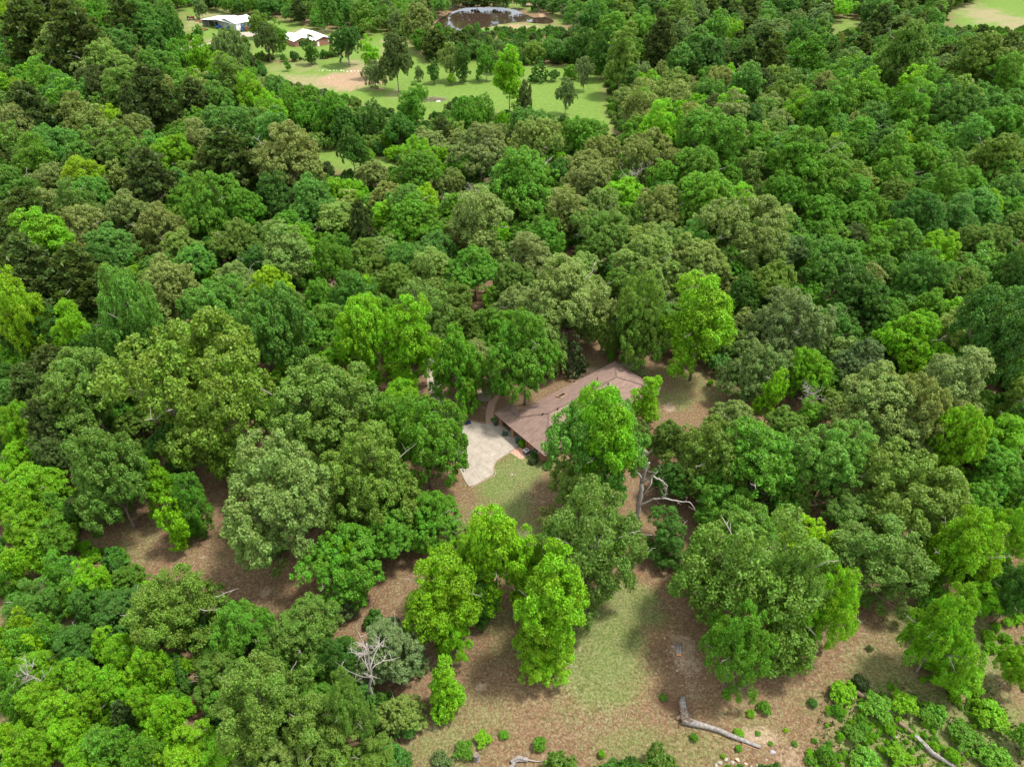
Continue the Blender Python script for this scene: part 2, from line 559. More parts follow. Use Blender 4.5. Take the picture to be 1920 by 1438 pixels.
def ground_mat():
    m = bpy.data.materials.new('ground')
    m.use_nodes = True
    n, l = m.node_tree.nodes, m.node_tree.links
    b = n['Principled BSDF']
    b.inputs['Roughness'].default_value = .95
    b.inputs['Specular IOR Level'].default_value = .1
    geo = n.new('ShaderNodeNewGeometry')

    def noise(scale, detail=6, rough=.6, stretch=None):
        x = n.new('ShaderNodeTexNoise')
        x.inputs['Scale'].default_value = scale
        x.inputs['Detail'].default_value = detail
        x.inputs['Roughness'].default_value = rough
        l.new(geo.outputs['Position'], x.inputs['Vector'])
        return x.outputs['Fac']

    def ramp(fac, stops):
        r = n.new('ShaderNodeValToRGB')
        e = r.color_ramp.elements
        e[0].position, e[0].color = stops[0][0], stops[0][1] + (1,)
        e[1].position, e[1].color = stops[-1][0], stops[-1][1] + (1,)
        for p, c in stops[1:-1]:
            q = e.new(p)
            q.color = c + (1,)
        l.new(fac, r.inputs['Fac'])
        return r.outputs['Color']

    def attr(nm):
        a = n.new('ShaderNodeAttribute')
        a.attribute_name = nm
        sp = n.new('ShaderNodeSeparateXYZ')
        l.new(a.outputs['Vector'], sp.inputs[0])
        return sp.outputs

    def math_(op, a, b_=None, v=None):
        q = n.new('ShaderNodeMath')
        q.operation = op
        for i, z in enumerate((a, b_)):
            if z is None:
                continue
            if isinstance(z, (int, float)):
                q.inputs[i].default_value = z
            else:
                l.new(z, q.inputs[i])
        return q.outputs[0]

    def mixc(f, a, c):
        q = n.new('ShaderNodeMix')
        q.data_type = 'RGBA'
        l.new(f, q.inputs[0])
        l.new(a, q.inputs[6])
        l.new(c, q.inputs[7])
        return q.outputs[2]

    def thr(mask, nz, soft=.22):
        # a mask broken up by noise: patches, not a blur
        a = math_('ADD', mask, math_('MULTIPLY', math_('SUBTRACT', nz, .5), 2.0))
        q = n.new('ShaderNodeMapRange')
        q.interpolation_type = 'SMOOTHSTEP'
        l.new(a, q.inputs[0])
        q.inputs[1].default_value = .5 - soft
        q.inputs[2].default_value = .5 + soft
        return q.outputs[0]

    m1, m2 = attr('m1'), attr('m2')
    fine = noise(3.0, 7, .85)
    med = noise(1.3, 8, .7)
    big = noise(.22, 6, .6)
    litter = ramp(fine, [(.36, (.045, .030, .017)), (.46, (.115, .070, .038)), (.55, (.165, .105, .060)), (.66, (.30, .21, .135))])
    litter2 = ramp(fine, [(.37, (.07, .056, .028)), (.5, (.145, .115, .060)), (.64, (.27, .215, .13))])
    lit = mixc(thr(math_('MULTIPLY', big, .72), med, .3), litter, litter2)
    grass = ramp(fine, [(.37, (.04, .075, .014)), (.5, (.088, .135, .030)), (.63, (.165, .195, .062))])
    grass2 = ramp(fine, [(.37, (.08, .09, .03)), (.5, (.14, .145, .058)), (.64, (.24, .225, .11))])
    gr = mixc(thr(math_('MULTIPLY', big, .95), fine, .4), grass, grass2)
    sand = ramp(fine, [(.3, (.20, .145, .095)), (.7, (.40, .31, .22))])
    fgrass = ramp(noise(.6, 8, .75), [(.3, (.065, .125, .018)), (.5, (.10, .165, .028)), (.72, (.145, .195, .045))])
    ftan = ramp(noise(.5, 8, .75), [(.3, (.15, .14, .065)), (.7, (.24, .21, .11))])
    fred = ramp(noise(.7, 8, .75), [(.3, (.18, .115, .065)), (.7, (.32, .23, .15))])
    n2 = noise(.09, 8, .7)
    mf = math_('MULTIPLY', math_('ADD', fine, med), .5)
    c = mixc(thr(math_('MULTIPLY', m1[0], .86), mf, .5), lit, gr)
    c = mixc(thr(math_('MULTIPLY', m1[1], .72), mf, .4), c, sand)
    c = mixc(m2[0], c, fgrass)
    c = mixc(thr(math_('MULTIPLY', m2[1], 1.0), n2, .35), c, ftan)
    c = mixc(thr(m2[2], n2, .3), c, fred)
    dk = ramp(noise(5, 4, .7), [(.3, (.05, .03, .018)), (.7, (.17, .10, .06))])
    c = mixc(thr(m1[2], fine, .2), c, dk)
    l.new(c, b.inputs['Base Color'])
    bp = n.new('ShaderNodeBump')
    bp.inputs['Strength'].default_value = .55
    bp.inputs['Distance'].default_value = .12
    l.new(math_('ADD', fine, med), bp.inputs['Height'])
    l.new(bp.outputs['Normal'], b.inputs['Normal'])
    return m


gm = mesh_np('ground', np.stack([P[:, 0], P[:, 1], Z], 1), F, [ground_mat()], smooth=True)
for nm, tri in (('m1', (g, s_, dark_fleck)), ('m2', (fg, ft * fg, np.maximum(fr, dm * .8)))):
    a = gm.attributes.new(nm, 'FLOAT_VECTOR', 'POINT')
    a.data.foreach_set('vector', np.stack(tri, 1).astype(np.float32).ravel())
tag(link('ground', gm), kind='structure')

# water
wm = bpy.data.materials.new('pond_water')
wm.use_nodes = True
n, l = wm.node_tree.nodes, wm.node_tree.links
b = n['Principled BSDF']
b.inputs['Base Color'].default_value = (.04, .026, .018, 1)
b.inputs['Roughness'].default_value = .04
b.inputs['IOR'].default_value = 1.33
b.inputs['Specular IOR Level'].default_value = .75
x = n.new('ShaderNodeTexNoise')
x.inputs['Scale'].default_value = .9
x.inputs['Detail'].default_value = 3
g_ = n.new('ShaderNodeNewGeometry')
l.new(g_.outputs['Position'], x.inputs['Vector'])
bp = n.new('ShaderNodeBump')
bp.inputs['Strength'].default_value = .012
bp.inputs['Distance'].default_value = .05
l.new(x.outputs['Fac'], bp.inputs['Height'])
l.new(bp.outputs['Normal'], b.inputs['Normal'])
mb = MB()
pc = np.mean(POND_W, 0)
mb.poly([(x0 + (x0 - pc[0]) * .01, y0 + (y0 - pc[1]) * .01, -.5) for x0, y0 in POND_W][::-1])
mb.build('pond_water', wm).data.update()
tag(bpy.data.objects['pond_water'], kind='structure')

# ================================================================== TREES: shapes shared between alike trees
def unit(v):
    return v / np.maximum(np.linalg.norm(v, axis=-1, keepdims=True), 1e-9)


def leaves_mesh(name, C, N, S, lv, elong=1.25, mats=None):
    """one bent kite-shaped blade per leaf spray: centres C, normals N, sizes S"""
    n = len(C)
    r = unit(R.normal(size=(n, 3)))
    t = unit(np.cross(N, r))
    b = np.cross(N, t)
    L = (S * elong * .5)[:, None]
    W = (S * .5)[:, None]
    bend = N * (S * R.uniform(.05, .3, n))[:, None]
    V = np.stack([C - t * L - bend, C + b * W + t * L * .1, C + t * L - bend, C - b * W + t * L * .1], 1).reshape(-1, 3)
    F = np.arange(4 * n).reshape(n, 4)
    me = mesh_np(name, V, F, mats or [M_LEAF])
    a = me.attributes.new('lv', 'FLOAT_VECTOR', 'FACE')
    a.data.foreach_set('vector', lv.astype(np.float32).ravel())
    return me


def best_dirs(n, zmin, rs, cand=12, zpow=1.0):
    """n spread-out directions with z above zmin"""
    out = []
    for i in range(n):
        c = unit(rs.normal(size=(cand * 3, 3)))
        c = c[c[:, 2] > zmin][:cand]
        if not out:
            out.append(c[0])
            continue
        d = np.min(np.linalg.norm(c[:, None] - np.array(out)[None], axis=2), 1)
        out.append(c[np.argmax(d)])
    return np.array(out)


def broad_crown(seed, a, nlobe, lr, nclump, cr, nleaf, ls, zmin=-.45, irr=.22, loose=.0, reach=(.62, .86), elong=1.3, subs=None):
    """leaf positions for a broad crown: boughs > shoots > leaves. unit radius, half height a, centre 0"""
    rs = np.random.RandomState(seed)
    # a crown is several boughs' domes grown into one another, of unequal size and height
    ns = subs or rs.randint(5, 8)
    a0 = rs.uniform(0, 6.28)
    SC, SR = [np.array([rs.uniform(-.12, .12), rs.uniform(-.12, .12), a * rs.uniform(.18, .38)])], [rs.uniform(.44, .58)]
    for i in range(ns):
        an = a0 + 6.28 * i / ns + rs.uniform(-.5, .5)
        d_ = rs.uniform(.34, .66) * (1 if rs.uniform() > irr * .5 else 1.25)
        SC.append(np.array([math.cos(an) * d_, math.sin(an) * d_, a * rs.uniform(-.55, .30)]))
        SR.append(rs.uniform(.26, .50))
    if a > 1.2:
        for i in range(3):
            SC.append(np.array([rs.uniform(-.3, .3), rs.uniform(-.3, .3), a * rs.uniform(-.7, .75)]))
            SR.append(rs.uniform(.3, .5))
    SC, SR = np.array(SC), np.array(SR)
    wts = SR ** 2 / np.sum(SR ** 2)
    LC = []
    for c_, r_, w_ in zip(SC, SR, wts):
        k_ = max(4, int(round(nlobe * w_ * 1.15)))
        D = best_dirs(k_, zmin, rs)
        q_ = c_ + D * r_ * rs.uniform(.72, 1.08, k_)[:, None] * np.array([1, 1, min(a, 1.1) * .95])
        inside = np.zeros(k_, bool)
        for c2, r2 in zip(SC, SR):
            if c2 is not c_ and not np.allclose(c2, c_):
                inside |= (np.linalg.norm((q_ - c2) / np.array([1, 1, min(a, 1.1)]), axis=1) < r2 * .62)
        LC.append(q_[~inside])
    LC = np.concatenate(LC)
    nin = len(LC) // 5
    LC = np.concatenate([LC, unit(rs.normal(size=(nin, 3))) * rs.uniform(.1, .4, nin)[:, None] * np.array([1, 1, a])])
    LRr = lr * rs.uniform(.72, 1.35, len(LC))
    Cs, Ns, lv = [], [], []
    for c, r, in zip(LC, LRr):
        out = unit(c * np.array([1, 1, 1 / a]) + np.array([0, 0, .25]))
        m = max(4, int(nclump * (r / lr) ** 2))
        d = unit(rs.normal(size=(m * 3, 3)) + out * .55 + np.array([0, 0, .35]))[:m]
        cc = c + d * r * rs.uniform(.75, 1.1, m)[:, None] * np.array([1, 1, .75])
        cid = rs.uniform(0, 1, m)
        lobid = rs.uniform(0, 1)
        rr = cr * rs.uniform(.65, 1.35, m)
        nn = np.maximum(5, (nleaf * (rr / cr) ** 2).astype(int))
        ci = np.repeat(np.arange(m), nn)
        tot = len(ci)
        e = unit(rs.normal(size=(tot, 3)) + d[ci] * .45 + np.array([0, 0, .3]))
        q = cc[ci] + e * rr[ci][:, None] * (rs.uniform(.35 - loose * .3, 1.0 + loose, tot) ** .6)[:, None] * np.array([1, 1, .72])
        no = unit(e * .8 + np.array([0, 0, .45]) + rs.normal(size=(tot, 3)) * .55)
        Cs.append(q)
        Ns.append(no)
        up = np.clip(e[:, 2] * .8 + .3, 0, 1)
        tipv = (rs.uniform(0, 1, tot) < .30 + .35 * cid[ci]) * up
        lv.append(np.stack([rs.uniform(0, 1, tot), np.clip(.55 * cid[ci] + .45 * lobid, 0, 1), tipv], 1))
    C_, N_, L_ = np.concatenate(Cs), np.concatenate(Ns), np.concatenate(lv)
    S = ls * rs.uniform(.6, 1.35, len(C_))
    return C_, N_, S, L_, LC


def pine_crown(seed, a, nwh, nleaf, ls):
    """needle boughs in ragged, nearly level plates"""
    rs = np.random.RandomState(seed)
    Cs, Ns, lv, LC = [], [], [], []
    for i in range(nwh):
        h = (i + .5) / nwh                      # 0 bottom .. 1 top
        z = -a + 2 * a * h
        rad = (1 - h ** 2.2) ** .7 * (.55 + .45 * min(1, h * 3.5))
        nb = max(3, int(round(3 + 5 * rad + rs.uniform(-1, 1))))
        a0 = rs.uniform(0, 6.28)
        for b_ in range(nb):
            an = a0 + 6.28 * b_ / nb + rs.uniform(-.35, .35)
            L = rad * rs.uniform(.6, 1.12)
            tip = np.array([math.cos(an) * L, math.sin(an) * L, z + .13 * L + rs.uniform(-.06, .06)])
            LC.append(tip)
            for s_k in range(rs.randint(4, 8)):
                t = rs.uniform(.3, 1.0)
                c = np.array([tip[0] * t, tip[1] * t, z + (tip[2] - z) * t]) + rs.normal(size=3) * np.array([.09, .09, .05])
                m = int(nleaf * rs.uniform(.6, 1.4))
                e = unit(rs.normal(size=(m, 3)) + np.array([0, 0, .35]))
                r = rs.uniform(.07, .135)
                Cs.append(c + e * r * rs.uniform(.3, 1, m)[:, None] * np.array([1, 1, .6]))
                Ns.append(unit(np.cross(e, rs.normal(size=(m, 3))) + np.array([0, 0, .3])))
                lv.append(np.stack([rs.uniform(0, 1, m), np.full(m, rs.uniform(0, 1)), (rs.uniform(0, 1, m) < .2) * 1.0], 1))
    C_, N_, L_ = np.concatenate(Cs), np.concatenate(Ns), np.concatenate(lv)
    return C_, N_, ls * rs.uniform(.6, 1.3, len(C_)), L_, np.array(LC)


def cone_crown(seed, a, n, ls, power=.8):
    """dense cedar-like cone built of short upswept sprays"""
    rs = np.random.RandomState(seed)
    m = n // 26
    h = 1 - np.sqrt(rs.uniform(0, 1, m)) * .98
    h = np.clip(h, 0, 1)
    an = rs.uniform(0, 6.28, m)
    rad = (1 - h) ** power * (.85 + .28 * np.sin(an * 3 + h * 9 + seed)) * rs.uniform(.7, 1.1, m) + .03
    rad *= np.clip(.6 + h * 4, 0, 1)
    c = np.stack([np.cos(an) * rad, np.sin(an) * rad, -a + 2 * a * h], 1)
    ci = np.repeat(np.arange(m), 26)
    d = unit(np.stack([np.cos(an), np.sin(an), np.full(m, .6)], 1))
    e = unit(rs.normal(size=(len(ci), 3)) + d[ci] * .8)
    q = c[ci] + e * .13 * rs.uniform(.2, 1, len(ci))[:, None] * (1 - .4 * h[ci])[:, None]
    no = unit(e + rs.normal(size=e.shape) * .5 + np.array([0, 0, .2]))
    cid = rs.uniform(0, 1, m)
    lv = np.stack([rs.uniform(0, 1, len(ci)), cid[ci], (rs.uniform(0, 1, len(ci)) < .25) * 1.0], 1)
    return q, no, ls * rs.uniform(.6, 1.3, len(q)), lv, c[rs.choice(m, 12)]


def skeleton(seed, a, LC, base, kind='broad', mats=None, thick=.036, bare=3):
    """trunk with limbs that reach the boughs. crown centre at z = base + a, ground at z = 0"""
    rs = random.Random(seed)
    mb = MB()
    hc = base + a
    top = hc + (a * .95 if kind != 'broad' else a * .35)
    lean = (rs.uniform(-.06, .06), rs.uniform(-.06, .06))
    pts, rad = [], []
    n = 7
    for i in range(n + 1):
        t = i / n
        z = -.08 + (top + .08) * t
        pts.append((lean[0] * t * t + rs.uniform(-.012, .012) * t, lean[1] * t * t + rs.uniform(-.012, .012) * t, z))
        rad.append(thick * (1.45 if i == 0 else 1) * (1 - .82 * t))
    mb.tube(pts, rad, 7)
    idxs = list(range(len(LC)))
    rs.shuffle(idxs)
    for j in idxs[:16 if kind == 'broad' else 12]:
        L = LC[j] + np.array([0, 0, hc])
        if kind == 'broad':
            z0 = base * .7 + (hc - base * .5) * rs.uniform(.2, .85)
        else:
            z0 = max(base * .8, L[2] - .12)
        t0 = z0 / top
        st = Vector((lean[0] * t0 * t0, lean[1] * t0 * t0, z0))
        en = Vector(L) * .98
        mid = st.lerp(en, .5) + Vector((rs.uniform(-.05, .05), rs.uniform(-.05, .05), rs.uniform(-.02, .09)))
        r0 = thick * (1 - .8 * t0) * .6
        mb.tube([st, st.lerp(mid, .55) + Vector((0, 0, .02)), mid, en], [r0, r0 * .8, r0 * .55, r0 * .2], 5)
        for q in range(2):
            e2 = en + Vector((rs.uniform(-.2, .2), rs.uniform(-.2, .2), rs.uniform(-.02, .18)))
            mb.tube([mid, mid.lerp(e2, .5) + Vector((rs.uniform(-.03, .03),) * 3), e2], [r0 * .4, r0 * .25, r0 * .08], 4, cap=False)
    # a few bare snags that stand out of the leaves
    for k in range(bare):
        an, el = rs.uniform(0, 6.28), rs.uniform(-.1, .9)
        d = Vector((math.cos(an) * math.cos(el), math.sin(an) * math.cos(el), math.sin(el) * a))
        st = Vector((0, 0, hc)) + d * .55
        p = [st]
        for i in range(4):
            p.append(p[-1] + d * .125 + Vector((rs.uniform(-.05, .05), rs.uniform(-.05, .05), rs.uniform(-.03, .05))))
        mb.tube(p, [.011, .0095, .008, .006, .003], 4, m=1)
        for q in (2, 3):
            mb.tube([p[q], p[q] + Vector((rs.uniform(-.12, .12), rs.uniform(-.12, .12), rs.uniform(0, .12)))], [.006, .002], 3, m=1, cap=False)
    return mb.mesh('trunk', mats or [M_BARK, M_DEAD], smooth=True)


PROTO = {}      # shape name -> list of (crown mesh, trunk mesh, a, base)


def add_proto(shape, crown, a, base, seed, kind='broad', mats=None, thick=.036, bare=3, elong=1.5, lm=None):
    C_, N_, S, L_, LC = crown
    kxy = 1 / np.percentile(np.hypot(C_[:, 0], C_[:, 1]), 97.5)
    kz = a / np.percentile(np.abs(C_[:, 2]), 98.5)
    C_ = C_ * np.array([kxy, kxy, kz])
    LC = LC * np.array([kxy, kxy, kz])
    S = S * kxy
    C_ = C_ + np.array([0, 0, base + a])
    cm = leaves_mesh('crown_' + shape, C_, N_, S, L_, elong, lm)
    tm = skeleton(seed, a, LC, base, kind, mats, thick, bare)
    PROTO.setdefault(shape, []).append((cm, tm, a, base))


NEAR_K = 1.0
for i in range(7):      # spreading oaks, cauliflower-like crowns
    add_proto('oak', broad_crown(100 + i, .80, 50 + 3 * i, .19, 15, .075, 58, .027, irr=.6), .80, .22, 200 + i, bare=1)
for i in range(6):      # open, loose-leaved crowns with gaps (foreground)
    add_proto('loose', broad_crown(300 + i, .95, 50 + 3 * i, .17, 14, .072, 54, .027, zmin=-.75, irr=.8, loose=.6), .95, .12, 220 + i, bare=3)
for i in range(4):      # tall, narrow, pointed crowns
    add_proto('tall', broad_crown(400 + i, 1.5, 56, .23, 14, .10, 40, .040, zmin=-.95, irr=.35, loose=.35, reach=(.45, .80)), 1.5, .15, 240 + i, 'tall', bare=1)
for i in range(4):
    add_proto('pine', pine_crown(500 + i, 1.15, 13, 30, .062), 1.15, .7, 260 + i, 'pine', [M_BARK_PINE, M_DEAD], .04, 1, 2.4)
for i in range(2):
    add_proto('cedar', cone_crown(600 + i, 1.35, 15000, .06), 1.35, .12, 280 + i, 'pine', [M_BARK_PINE, M_DEAD], .035, 0, 1.8)
for i in range(4):      # lighter shapes for the middle distance
    add_proto('oak_far', broad_crown(700 + i, .82, 36, .23, 11, .105, 26, .050, irr=.5), .82, .12, 300 + i, bare=0)
for i in range(3):
    add_proto('tall_far', broad_crown(720 + i, 1.45, 36, .27, 10, .13, 22, .066, zmin=-.95, irr=.3, loose=.2, reach=(.45, .8)), 1.45, .08, 310 + i, 'tall', bare=0)
for i in range(2):
    add_proto('pine_far', pine_crown(740 + i, 1.15, 9, 16, .10), 1.15, .4, 320 + i, 'pine', [M_BARK_PINE, M_DEAD], .04, 0, 2.2)
add_proto('cedar_far', cone_crown(760, 1.3, 4200, .10), 1.3, .1, 330, 'pine', [M_BARK_PINE, M_DEAD], .035, 0, 1.6)
for i in range(3):      # bushes
    add_proto('bush', broad_crown(800 + i, .75, 14, .36, 9, .18, 26, .10, zmin=-.2, irr=.25, loose=.2), .75, -.1, 340 + i, bare=0, thick=.02)
for i in range(2):      # vine-hung trunk
    add_proto('column', broad_crown(820 + i, 2.0, 40, .34, 11, .15, 26, .075, zmin=-.98, irr=.35, loose=.2, reach=(.4, .75)), 2.0, -.15, 350 + i, 'tall', bare=1)
print('proto tris', sum(len(c[0].polygons) * 2 + len(c[1].polygons) * 2 for v in PROTO.values() for c in v))

TINT = {   # leaf colour (linear), strength of the pale young shoots
    'O': (.112, .215, .024, .16), 'T': (.175, .240, .056, .34), 'P': (.165, .270, .050, .28), 'G': (.098, .250, .015, .06),
    'B': (.094, .238, .030, .08), 'L': (.155, .355, .008, .05), 'Y': (.215, .380, .008, .05), 'D': (.068, .115, .024, .12),
    'C': (.042, .078, .018, .08), 'E': (.122, .205, .060, .20), 'K': (.056, .155, .016, .05)}
CNAME = {'O': 'olive-green', 'T': 'tan-tipped', 'P': 'pale olive', 'G': 'mid-green', 'B': 'bluish green', 'L': 'bright lime-green',
         'Y': 'yellow-green', 'D': 'dark olive', 'C': 'blackish green', 'E': 'grey-green', 'K': 'deep green'}
SPEC = {'O': 'oak_tree', 'T': 'oak_tree', 'P': 'oak_tree', 'E': 'oak_tree', 'G': 'hardwood_tree', 'B': 'hardwood_tree', 'K': 'hardwood_tree', 'L': 'maple_tree', 'Y': 'maple_tree', 'D': 'pine_tree', 'C': 'cedar_tree'}
TREES = []      # every individual: dict(pos, r, c, code, shape, px, py, w)


def place_tree(px, py, w, h, code, shape=None, base_px=None):
    """a tree whose crown centre is seen at (px, py) and w x h pixels large"""
    far = w < 62
    if shape is None:
        if code == 'D':
            shape = 'pine'
        elif code == 'C':
            shape = 'cedar'
        elif h / w > 1.45:
            shape = 'tall'
        elif code in 'LY' or py > 1000:
            shape = 'loose'
        else:
            shape = 'oak'
    key = shape
    if far:
        key = {'oak': 'oak_far', 'loose': 'oak_far', 'tall': 'tall_far', 'pine': 'pine_far', 'cedar': 'cedar_far'}.get(shape, shape)
    var = R.randint(len(PROTO[key]))
    cm, tm, a, base = PROTO[key][var]
    zc = 7.0
    for _ in range(6):
        p = gp(px, py, zc)
        Zd = p[1] * CP + (CAM_H - zc) * SP
        r = w * .5 * Zd / FPX
        hh = h * .5 * Zd / FPX
        rv = ray(px, py)
        th_ = math.atan2(-rv[2], math.hypot(rv[0], rv[1]))
        c2 = hh * hh - (r * math.sin(th_)) ** 2
        c = math.sqrt(max(c2, .01)) / math.cos(th_)
        c = min(max(c, (1.05 if a > 1 else .82) * r), 2.3 * r)
        sz = c / a
        zc = (a + base) * sz
    TREES.append(dict(x=p[0], y=p[1], r=r, sz=sz, c=c, code=code, key=key, var=var, px=px, py=py, w=w, h=h, zc=zc))
    return TREES[-1]


